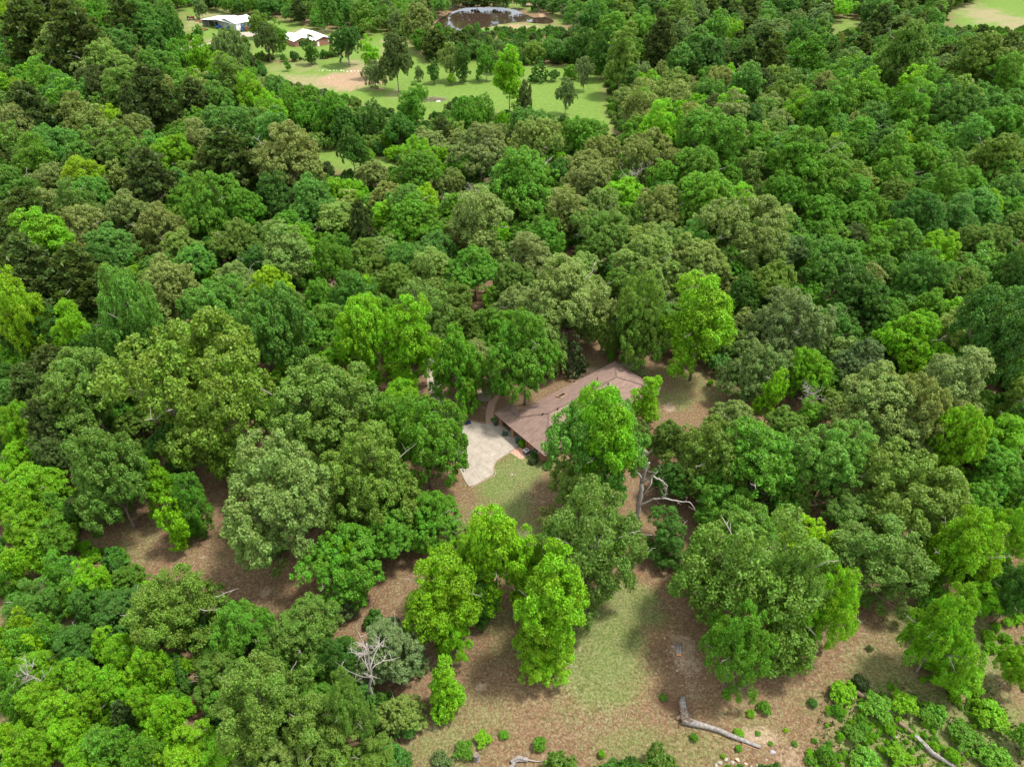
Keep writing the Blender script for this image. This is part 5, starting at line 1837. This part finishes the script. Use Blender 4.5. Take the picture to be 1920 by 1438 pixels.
m_ = MB()
m_.tube([gl(1279, 1350, .45), gl(1296, 1354, .47), gl(1312, 1358, .42), gl(1330, 1363, .36), gl(1346, 1368, .34), gl(1372, 1379, .3), gl(1400, 1390, .27), gl(1425, 1400, .24)],
        [.42, .44, .37, .31, .29, .27, .25, .21], 14, rough=.10)
m_.build('trunk', M_LOG, fl, smooth=True)
m_ = MB()
m_.tube([gl(1281, 1306, .5), gl(1280, 1318, .5), gl(1282, 1332, .5), gl(1286, 1346, .5)], [.30, .40, .44, .55], 10, rough=.2)
m_.build('upper_stub', M_LOG, fl, smooth=True)
m_ = MB()
rs_ = random.Random(4)
for k in range(60):
    a = gl(1285 + rs_.uniform(-6, 6), 1342 + rs_.uniform(-8, 8), rs_.uniform(.2, .9))
    b = a + Vector((rs_.uniform(-.7, .7), rs_.uniform(-.6, .6), rs_.uniform(-.2, .6)))
    m_.tube([a, a.lerp(b, .5) + Vector((rs_.uniform(-.1, .1),) * 3), b], [.12, .09, .03], 5)
m_.tube([gl(1268, 1347, .15), gl(1278, 1343, .3), gl(1288, 1338, .4)], [.2, .3, .3], 8, rough=.2)
m_.build('root', M_ROT, fl)
m_ = MB()
for a, b, r in (((1391, 1394, .08), (1422, 1406, .08), .10), ((1336, 1377, .06), (1352, 1381, .06), .08), ((1402, 1410, .06), (1411, 1417, .05), .07)):
    m_.tube([gl(*a), gl(*b)], [r, r * .6], 6, rough=.3)
m_.build('splinter', M_TAN, fl)

g0 = gt(1273, 1220)
sl_ = empty('cut_log', g0, label='short cut grey log in two halves with orange sawn end', cat='log')
for s in (-1, 1):
    m_ = MB()
    m_.tube([gl(1273 + s * 2.6, 1207, .22), gl(1273 + s * 2.2, 1226, .22)], [.20, .22], 10, rough=.06)
    m_.build('log_half', M_LOG, sl_, smooth=True)
    m_ = MB()
    m_.tube([gl(1273 + s * 2.2, 1226.3, .22), gl(1273 + s * 1.9, 1229, .17)], [.22, .16], 10, rough=.1)
    m_.build('sawn_end', M_LOG_CUT, sl_)

g0 = gt(1700, 1365)
rl = empty('rotting_log', g0, label='long broken rotting log lying in the green thicket', cat='log')
for pts_, r0, r1 in (([(1606, 1297), (1618, 1305), (1634, 1311)], .3, .2), ([(1650, 1318), (1668, 1331)], .22, .25), ([(1686, 1354), (1700, 1364), (1714, 1376)], .26, .2), ([(1716, 1378), (1732, 1394), (1748, 1411), (1768, 1424), (1790, 1437)], .3, .2)):
    m_ = MB()
    P_ = [gl(a, b, .45) for a, b in pts_]
    m_.tube(P_, [r0 + (r1 - r0) * k / (len(P_) - 1) for k in range(len(P_))], 9, rough=.2)
    m_.build('log_piece', M_LOG if pts_[0][0] in (1650, 1716) else M_ROT, rl)

g0 = gt(893, 1424)
st = empty('tree_stump', g0, label='weathered grey upright stump at the bottom of the photo', cat='stump')
m_ = MB()
m_.tube([Vector((0, 0, -.1)), Vector((0, .02, .3)), Vector((.02, .03, 1.3))], [.42, .34, .28], 10, rough=.14)
m_.build('trunk', M_LOG, st)
m_ = MB()
m_.tube([Vector((.02, .03, 1.29)), Vector((.02, .03, 1.33))], [.24, .2], 10, rough=.2)
m_.build('broken_top', M_ROT, st)
g0 = gt(975, 1430)
ol = empty('broken_log', g0, label='grey broken log chunk lying near the upright stump', cat='log')
m_ = MB()
m_.tube([gl(958, 1428, .3), gl(972, 1421, .35), gl(990, 1424, .3)], [.2, .3, .22], 10, rough=.2)
m_.tube([gl(955, 1440, .25), gl(966, 1430, .3)], [.2, .22], 8, rough=.2)
m_.build('trunk', M_LOG, ol)
m_ = MB()
m_.tube([gl(990, 1424, .25), gl(1006, 1427, .2), gl(1020, 1426, .12)], [.08, .06, .03], 5)
m_.build('branch', M_DEAD, ol)

ICO_V, ICO_F = [], []
bm = bmesh.new()
bmesh.ops.create_icosphere(bm, subdivisions=2, radius=1)
ICO_V = [v.co.copy() for v in bm.verts]
ICO_F = [tuple(v.index for v in f.verts) for f in bm.faces]
bm.free()


def rock(px, py, wpx, label, seed=0, m=None, flat=.55, name='rock', group='pale rocks'):
    p = gt(px, py)
    Zd = p[1] * CP + (CAM_H - p[2]) * SP
    r = wpx * .42 * Zd / FPX
    rs_ = random.Random(seed)
    ph = [Vector((rs_.uniform(-2, 2), rs_.uniform(-2, 2), rs_.uniform(-2, 2))) for _ in range(4)]
    sx, sy = rs_.uniform(.8, 1.2), rs_.uniform(.7, 1.1)
    vv = []
    for v in ICO_V:
        k = 1 + .22 * sum(math.sin(v.dot(q) * 1.7 + i) for i, q in enumerate(ph)) / 2
        vv.append((v.x * r * k * sx, v.y * r * k * sy, v.z * r * k * flat + r * flat * .5))
    me = bpy.data.meshes.new(name)
    me.from_pydata(vv, [], ICO_F)
    me.materials.append(m or M_STONE)
    o = link(name, me, None, (p[0], p[1], p[2] - .02))
    return tag(o, label, 'rock', group)


for i, (a, b, w_, lb) in enumerate([(1343, 1435, 9, 'pale rock at the bottom edge, first of the scattered row'), (1350, 1430, 11, 'larger pale rock in the scattered row near the bottom'), (1361.5, 1424, 9, 'pale upright rock just below a tiny sprout'),
                                    (1374, 1429, 9, 'squarish pale rock in the middle of the scattered row'), (1382, 1424, 12, 'broad pinkish-tan rock in the scattered row'), (1398, 1432, 8, 'lone pale rock past the pinkish-tan one'),
                                    (1449, 1410, 11, 'flat grey-lilac rock beyond the tip of the fallen log'), (1409, 1437, 6, 'small pale rock at the bottom edge past the lone one'), (1419, 1434, 5, 'tiny pale rock at the end of the scattered row'),
                                    (1437, 1424, 6, 'small white rock in the gravel scrape'), (1261, 1212, 7, 'pale wood-coloured chip stone beside the cut log'), (1250, 1219, 4, 'tiny white stone left of the cut log'),
                                    (1230, 1262, 5, 'tiny white stone alone on the lawn'), (1250, 1249, 4, 'tiny white stone on the lawn edge by bare sand'), (1270, 1257, 8, 'pale flat stone on the bare sand'), (1278, 1244, 6, 'pale stone at the top of the bare sand'),
                                    (1246, 1196, 4, 'tiny pale stone above the cut log'), (1680, 1382, 6, 'white stone among the thicket bushes'), (960, 890, 5, 'tiny pale stone on the front lawn')]):
    rock(a, b, w_, lb, i, mat('stone_%d' % i, (.30, .28, .31), .9) if 'lilac' in lb else (mat('stone_pink', (.55, .36, .26), .9, (3, .2)) if 'pinkish' in lb else None))
STN = ['white stone of the row on the red slope just past its near-meadow end', 'white stone of the slope row, close below a dark dome tree', 'white stone before the middle of the slope row', 'middle white stone of the row on the bare slope',
       'white stone right after the middle of the slope row', 'white stone two past the middle of the slope row', 'first white stone of the lower half of the slope row', 'white stone of the lower half of the slope row',
       'white stone nearing the tree end of the slope row', 'last but one white stone of the slope row by the tall trees', 'last white stone of the slope row under the tall trees']
for i in range(13):
    rock(599 + i * 6.6 + random.uniform(-1, 1), 133.2 + random.uniform(-.6, .6) + (i > 7) * 1.2, 2.2 + random.uniform(0, 1.4), ('far western end stone', 'second stone')[i] + ' of the white row on the bare slope' if i < 2 else STN[i - 2], 40 + i, M_WHITE, name='white_stone', group='row of white stones on the far slope')
rock(500, 106, 8, 'round rusty-brown boulder on the far lawn below the barn', 70, M_RUST, .8, name='boulder', group='boulders')
rock(617, 147, 3, 'single white stone below the far stone row', 71, M_WHITE, name='white_stone', group='row of white stones on the far slope')

# chips, twigs and leaves strewn on the clearings
n_ = 2600
cx, cy = rs.uniform(-60, 60, n_), rs.uniform(22, 80, n_)
Pq = np.stack([cx, cy], 1)
keep = np.zeros(n_, bool)
for c_ in (LOWER_Y, LEFT_Y, MID_Y, SIDE_Y):
    keep |= inpoly(Pq, gpoly(c_))
m_ = MB()
for x, y in Pq[keep]:
    z = th(x, y)
    a = rs.uniform(0, 6.28)
    L = rs.uniform(.15, .7)
    m_.tube([(x, y, z + .02), (x + math.cos(a) * L, y + math.sin(a) * L, z + .04)], [rs.uniform(.008, .025), .006], 3, cap=False)
o = m_.build('twig_litter', mat('twig', (.36, .29, .22), .9, (2, .4)))
tag(o, 'fallen twigs strewn over the brown clearings', 'twigs', kind='stuff')

# low weeds and grass tufts on the clearings
n_ = 34000
cx, cy = rs.uniform(-62, 62, n_), rs.uniform(22, 110, n_)
Pq = np.stack([cx, cy], 1)
keep = np.zeros(n_, bool)
for c_ in (LOWER_Y, LEFT_Y, MID_Y, SIDE_Y, HOUSE_Y, THICKET):
    keep |= inpoly(Pq, gpoly(c_))
keep &= ~inpoly(Pq, gpoly(DRIVE)) & ~inpoly(Pq, gpoly([(953, 850), (975, 835), (1000, 850), (977, 866)]))
rim_ = [HM @ Vector(q) for q in (A_, B_, D_, C__)]
keep &= ~inpoly(Pq, [(q.x, q.y) for q in rim_])
dens = vnoise(cx, cy, 5, 77) * .6 + vnoise(cx, cy, 1.5, 78) * .4
gy_i = np.clip(np.searchsorted(gy, cy), 0, len(gy) - 1)
gx_i = np.clip(np.searchsorted(gx, cx), 0, len(gx) - 1)
gm_ = g[idx[gy_i, gx_i]]
inth = inpoly(Pq, gpoly(THICKET))
keep &= (dens + gm_ * .35 > .62) | inth
Q = Pq[keep]
nt_ = len(Q)
zz = terrain(Q[:, 0], Q[:, 1])
kk = 4
base = np.repeat(np.column_stack([Q, zz]), kk, 0) + np.column_stack([rs.normal(size=(nt_ * kk, 2)) * .12, np.zeros(nt_ * kk)])
big_ = np.repeat(inth[keep], kk)
tipz = rs.uniform(.05, .16, nt_ * kk) * np.where(big_, 3.0, 1)
an = rs.uniform(0, 6.28, nt_ * kk)
wd = rs.uniform(.03, .07, nt_ * kk) * np.where(big_, 2.2, 1)
dx_ = np.column_stack([np.cos(an) * wd, np.sin(an) * wd, np.zeros(nt_ * kk)])
tp = base + np.column_stack([rs.normal(size=(nt_ * kk, 2)) * .09, tipz])
V = np.stack([base - dx_, base + dx_, tp], 1).reshape(-1, 3)
me = mesh_np('grass_tufts', V, np.arange(len(V)).reshape(-1, 3), [mat('grass_blade', (.12, .17, .038), .9, (.8, .35))])
tag(link('grass_tufts', me), 'short grass and weed tufts on the lawns', 'grass', kind='stuff')

# ================================================================== THE FAR FARM


def gable(root, x0, x1, y0, y1, h, rise, along='x', over=.5, roofm=None, wallm=None, open_front=None):
    """walls and a gable roof; along = direction of the ridge"""
    m_ = MB()
    t = .2
    segs = [((x0, y0), (x1, y0)), ((x1, y0 + .1), (x1, y1 - .1)), ((x0, y1), (x1, y1)), ((x0, y0 + .1), (x0, y1 - .1))]
    for i, (a, b) in enumerate(segs):
        if open_front == i:
            continue
        wall_seg(a[0], a[1], b[0], b[1], 0, h, t, m_)
    if along == 'x':
        ym = (y0 + y1) / 2
        for x in (x0, x1):
            m_.poly([(x, y0, h), (x, y1, h), (x, ym, h + rise)])
            m_.poly([(x, y0, h), (x, ym, h + rise), (x, y1, h)])
        k = rise / ((y1 - y0) / 2)
        e = -over * k
        A1, A2, B1, B2 = (x0 - over, y0 - over, h + e + .12), (x1 + over, y0 - over, h + e + .12), (x0 - over, ym, h + rise + .12), (x1 + over, ym, h + rise + .12)
        C1, C2 = (x0 - over, y1 + over, h + e + .12), (x1 + over, y1 + over, h + e + .12)
    else:
        xm = (x0 + x1) / 2
        for y in (y0, y1):
            m_.poly([(x0, y, h), (x1, y, h), (xm, y, h + rise)])
            m_.poly([(x0, y, h), (xm, y, h + rise), (x1, y, h)])
        k = rise / ((x1 - x0) / 2)
        e = -over * k
        A1, A2, B1, B2 = (x0 - over, y0 - over, h + e + .12), (x0 - over, y1 + over, h + e + .12), (xm, y0 - over, h + rise + .12), (xm, y1 + over, h + rise + .12)
        C1, C2 = (x1 + over, y0 - over, h + e + .12), (x1 + over, y1 + over, h + e + .12)
    m_.build('wall', wallm or M_GREY, root)
    r_ = MB()
    for z in (0, -.1):
        for q in ((A1, A2, B2, B1), (B1, B2, C2, C1)):
            r_.poly([(p[0], p[1], p[2] + z) for p in (q if z == 0 else q[::-1])])
    for a, b in ((A1, A2), (A2, B2), (B2, C2), (C2, C1), (C1, B1), (B1, A1)):
        r_.poly([(a[0], a[1], a[2] - .1), (b[0], b[1], b[2] - .1), b, a])
    rf = r_.build('roof', roofm or M_METAL_W, root)
    # standing seams
    m2 = MB()
    ns_ = int(math.dist(A1, A2) / 1.2)
    for i in range(1, ns_):
        f = i / ns_
        for S, T in ((A1, A2), (C1, C2)):
            p = Vector(S).lerp(Vector(T), f)
            q = Vector(B1).lerp(Vector(B2), f)
            m2.tube([p + Vector((0, 0, .03)), q + Vector((0, 0, .03))], [.03, .03], 3, cap=False)
    so = m2.build('roof_seams', roofm or M_METAL_W, rf)
    so['kind'] = 'stuff'
    return rf


def frame_from(p0, p1):
    a, b = gp(*p0), gp(*p1)
    d = (b - a)[:2]
    return a, float(np.linalg.norm(d)), math.atan2(d[1], d[0])


# open-fronted equipment shed: two blocks
a, Lb, rz = frame_from((381, 50), (441, 59))
bn = empty('metal_barn', a, rz, label='open-fronted machinery barn with bright white metal roofs', cat='barn')
gable(bn, 0, Lb, 0, 13, 3.6, 1.3, 'y', open_front=0)
# steel posts
for k in range(6):
    m_ = MB()
    m_.box((Lb * k / 5, -.02, 1.8), (.2, .2, 3.6))
    m_.build('post', M_GREY, bn)
a2, Lb2, rz2 = frame_from((444, 60), (474, 54))
blk = empty('metal_shed', a2, rz2, label='white-roofed shed block with dark open bays joined to the barn', cat='barn')
gable(blk, 0, Lb2 + 3, 0, 17, 4.2, 1.6, 'x', open_front=0)
for k in range(5):
    m_ = MB()
    m_.box(((Lb2 + 3) * k / 4, -.02, 2.1), (.2, .2, 4.2))
    m_.build('post', M_GREY, blk)
m_ = MB()
m_.box((1.8, -.05, 2.05), (3.2, .12, 4.1))
m_.build('wall_panel', M_WHITE, blk)

# brick house with white roof
a, Lh, rz = frame_from((592, 88), (624, 83))
fh = empty('brick_house', a, rz, label='brick house with a white roof and white door beyond the pasture', cat='house')
gable(fh, 0, Lh, 0, 24, 2.8, 1.5, 'y', wallm=M_BRICK)
gable(fh, -9, -.2, 6, 22, 2.8, 1.3, 'y', wallm=M_BRICK)
m_ = MB(); m_.box((1.7, -.14, 1.1), (1.1, .08, 2.2)); m_.build('door', M_WHITE, fh)
m_ = MB(); m_.box((Lh - 2, -.14, 1.9), (1.2, .06, .9)); m_.build('window', M_WHITE, fh)
m_ = MB(); m_.box((-4.4, 5.86, 1.3), (4.5, .08, 2.2)); m_.build('dark_wall_panel', M_DARK, fh)  # last box: near-black panel set over the wing's closed brick wall

strip('farm_road', [(255, 108), (285, 102), (320, 97), (374, 87), (400, 81), (419, 76), (449, 70), (486, 66), (520, 64)], 4.2, M_CONC, .04)
m_ = MB()
m_.prism(gpoly([(444, 73), (450, 61), (486, 60), (490, 67)]), -.1, .03)
tag(m_.build('barn_apron', M_CONC), kind='structure')


def wheel(root, x, y, r, w_, name='wheel'):
    m_ = MB()
    m_.tube([(x, y - w_ / 2, r), (x, y + w_ / 2, r)], [r, r], 14)
    o = m_.build(name, M_BLACK, root)
    m_ = MB()
    m_.tube([(x, y - w_ / 2 - .02, r), (x, y + w_ / 2 + .02, r)], [r * .5, r * .5], 10)
    m_.build('rim', M_GREY, o)


def tractor(px, py, rz, m, label, k=1.0):
    p = gt(px, py)
    o = empty('tractor', p, rz, label=label, cat='tractor', group='farm tractors')
    o.scale = (k, k, k)
    for s in (-1, 1):
        wheel(o, -.9, s * .85, .8, .45, 'rear_wheel')
        wheel(o, 1.3, s * .7, .45, .28, 'front_wheel')
    m_ = MB(); m_.box((.9, 0, 1.15), (1.9, .7, .75)); m_.box((.0, 0, .8), (3, .45, .35)); m_.build('hood', m, o)
    m_ = MB(); m_.box((-.7, 0, 2.75), (1.6, 1.4, .1))
    for a in (-1.4, 0):
        for s in (-1, 1):
            m_.box((a, s * .62, 2.05), (.08, .08, 1.4))
    m_.build('canopy', m, o)
    m_ = MB(); m_.box((-.8, 0, 1.3), (.6, .6, .15)); m_.box((-1.1, 0, 1.6), (.12, .6, .6)); m_.build('seat', M_BLACK, o)
    m_ = MB(); m_.tube([(.9, .2, 1.5), (.9, .2, 2.3)], [.05, .05], 6); m_.build('exhaust', M_BLACK, o)
    return o


tractor(414, 54.5, 3.9, M_BLUE, 'blue tractor at the mouth of the barn', 1.25)
tractor(429, 57, 4.3, M_BLUE, 'second blue tractor nearer the barn corner post', 1.25)
tractor(456, 59.5, 4.8, M_BLUE, 'blue tractor inside the shed block bay', 1.1)
tractor(464, 59, 4.6, M_RED, 'red mower tractor in the last shed bay', .9)
tractor(358, 38, .4, M_RED, 'old red tractor on the grass behind the barn', 1.25)


def implement(px, py, rz, label, m=M_RUST, n_=5, seed=0):
    p = gt(px, py)
    rs_ = random.Random(seed)
    o = empty('farm_implement', p, rz, label=label, cat='farm implement', group='rusty implements')
    m_ = MB()
    m_.box((0, 0, .6), (3.2, .15, .15)); m_.box((0, .9, .6), (3.2, .15, .15)); m_.box((0, .45, .65), (.15, 1.8, .15)); m_.box((0, -1.2, .55), (.12, 2.4, .12))
    m_.build('frame', m, o)
    for k in range(n_):
        m_ = MB()
        x = -1.4 + 2.8 * k / (n_ - 1)
        m_.tube([(x, .2, .35), (x + .1, .25, .35)], [.35, .35], 12)
        m_.build('disc', m, o)
    return o


implement(370, 41, .3, 'rusty disc harrow beside the barn end', seed=1)
implement(378, 43, 1.4, 'rusty frame implement against the barn end', seed=2)
implement(380, 56, .2, 'rusty implement on the grass before the barn', seed=3)
implement(387, 58, 1.2, 'brown rusty rake beside the other implement', seed=4)


def plank(px, py, L, rz, label, m=M_WHITE, r=.22):
    p = gt(px, py)
    m_ = MB()
    m_.tube([(-L / 2, 0, r), (L / 2, 0, r)], [r, r], 10)
    m_.tube([(-L / 2 - .02, 0, r), (-L / 2 + .1, 0, r)], [r * 1.15, r * 1.15], 10)
    m_.tube([(L / 2 - .1, 0, r), (L / 2 + .02, 0, r)], [r * 1.15, r * 1.15], 10)
    o = m_.build('culvert_pipe', m, None, tuple(p))
    o.rotation_euler = (0, 0, rz)
    tag(o, label, 'pipe', 'pipes by the farm road')


plank(297.5, 106.5, 4.2, 2.0, 'white pipe lying in grass below the farm road')
plank(355.5, 75, 2.5, 2.0, 'short white pipe near the bend of the farm road')

# utility pole
p = gt(1103.5, 111.5)
up_ = empty('utility_pole', p, .3, label='lone pale utility pole with crossarm at the pasture wood edge', cat='utility pole')
m_ = MB(); m_.tube([(0, 0, -.2), (0, 0, 8.2)], [.2, .14], 8); m_.build('post', M_DEAD, up_)
m_ = MB(); m_.box((0, 0, 7.7), (2.4, .14, .16)); m_.build('crossarm', M_DEAD, up_)
for x_ in (-1, 0, 1):
    m_ = MB(); m_.tube([(x_ * .95, 0, 7.78), (x_ * .95, 0, 8.0)], [.06, .04], 6); m_.build('insulator', M_GREY, up_)

# brush pile on the pasture
p = gt(813, 188)
rs_ = random.Random(6)
bpile = empty('brush_pile', p, label='low grey-brown brush pile with white ash on the green pasture', cat='brush pile')
m_ = MB()
for k in range(240):
    a = rs_.uniform(0, 6.28)
    d = rs_.uniform(0, 1) ** .6
    x_, y_ = math.cos(a) * d * 6.5, math.sin(a) * d * 3.2
    z_ = (1 - d) * 1.5 * rs_.uniform(.2, 1)
    b = rs_.uniform(0, 6.28)
    L = rs_.uniform(.6, 2.2)
    m_.tube([(x_, y_, z_), (x_ + math.cos(b) * L, y_ + math.sin(b) * L, max(0, z_ + rs_.uniform(-.4, .5)))], [rs_.uniform(.05, .12), .03], 4, cap=False)
o = m_.build('branches', mat('old_brush', (.24, .18, .15), .9, (3, .4)), bpile)
o['kind'] = 'stuff'
m_ = MB()
m_.tube([(2.2, -2.0, 0), (2.2, -2.0, .25), (2.2, -2.0, .4)], [1.3, .9, .2], 9, rough=.3)
m_.build('ash_heap', M_WHITE, bpile)

# hunting stand
p = gt(290, 652)
hs_ = empty('hunting_stand', p, .5, label='pale metal ladder hunting stand rising between green crowns', cat='hunting stand')
top_z = float(vp(290, 621, p[1])[2])
m_ = MB()
for a in (-.45, .45):
    for b in (-.4, .4):
        m_.tube([(a * 1.5, b * 1.5, 0), (a, b, top_z)], [.05, .05], 5)
m_.build('leg', M_GREY, hs_)
m_ = MB()
m_.box((0, 0, top_z - 1.4), (1.1, .9, .06)); m_.build('platform', M_GREY, hs_)
m_ = MB()
for z_ in (top_z, top_z - .7):
    for a, b, c_, d in ((-.45, -.4, .45, -.4), (.45, -.4, .45, .4), (.45, .4, -.45, .4), (-.45, .4, -.45, -.4)):
        m_.tube([(a, b, z_), (c_, d, z_)], [.045, .045], 5)
m_.build('rail', M_GREY, hs_)
m_ = MB()
k = 0
z_ = .4
while z_ < top_z - 1.4:
    m_.tube([(-.4, -.62, z_), (.4, -.62, z_)], [.03, .03], 4)
    z_ += .35
m_.build('ladder_rungs', M_GREY, hs_)

# fix the water's facing
wo = bpy.data.objects['pond_water'].data
if wo.polygons[0].normal.z < 0:
    wo.flip_normals()
print('objects', len(bpy.data.objects))
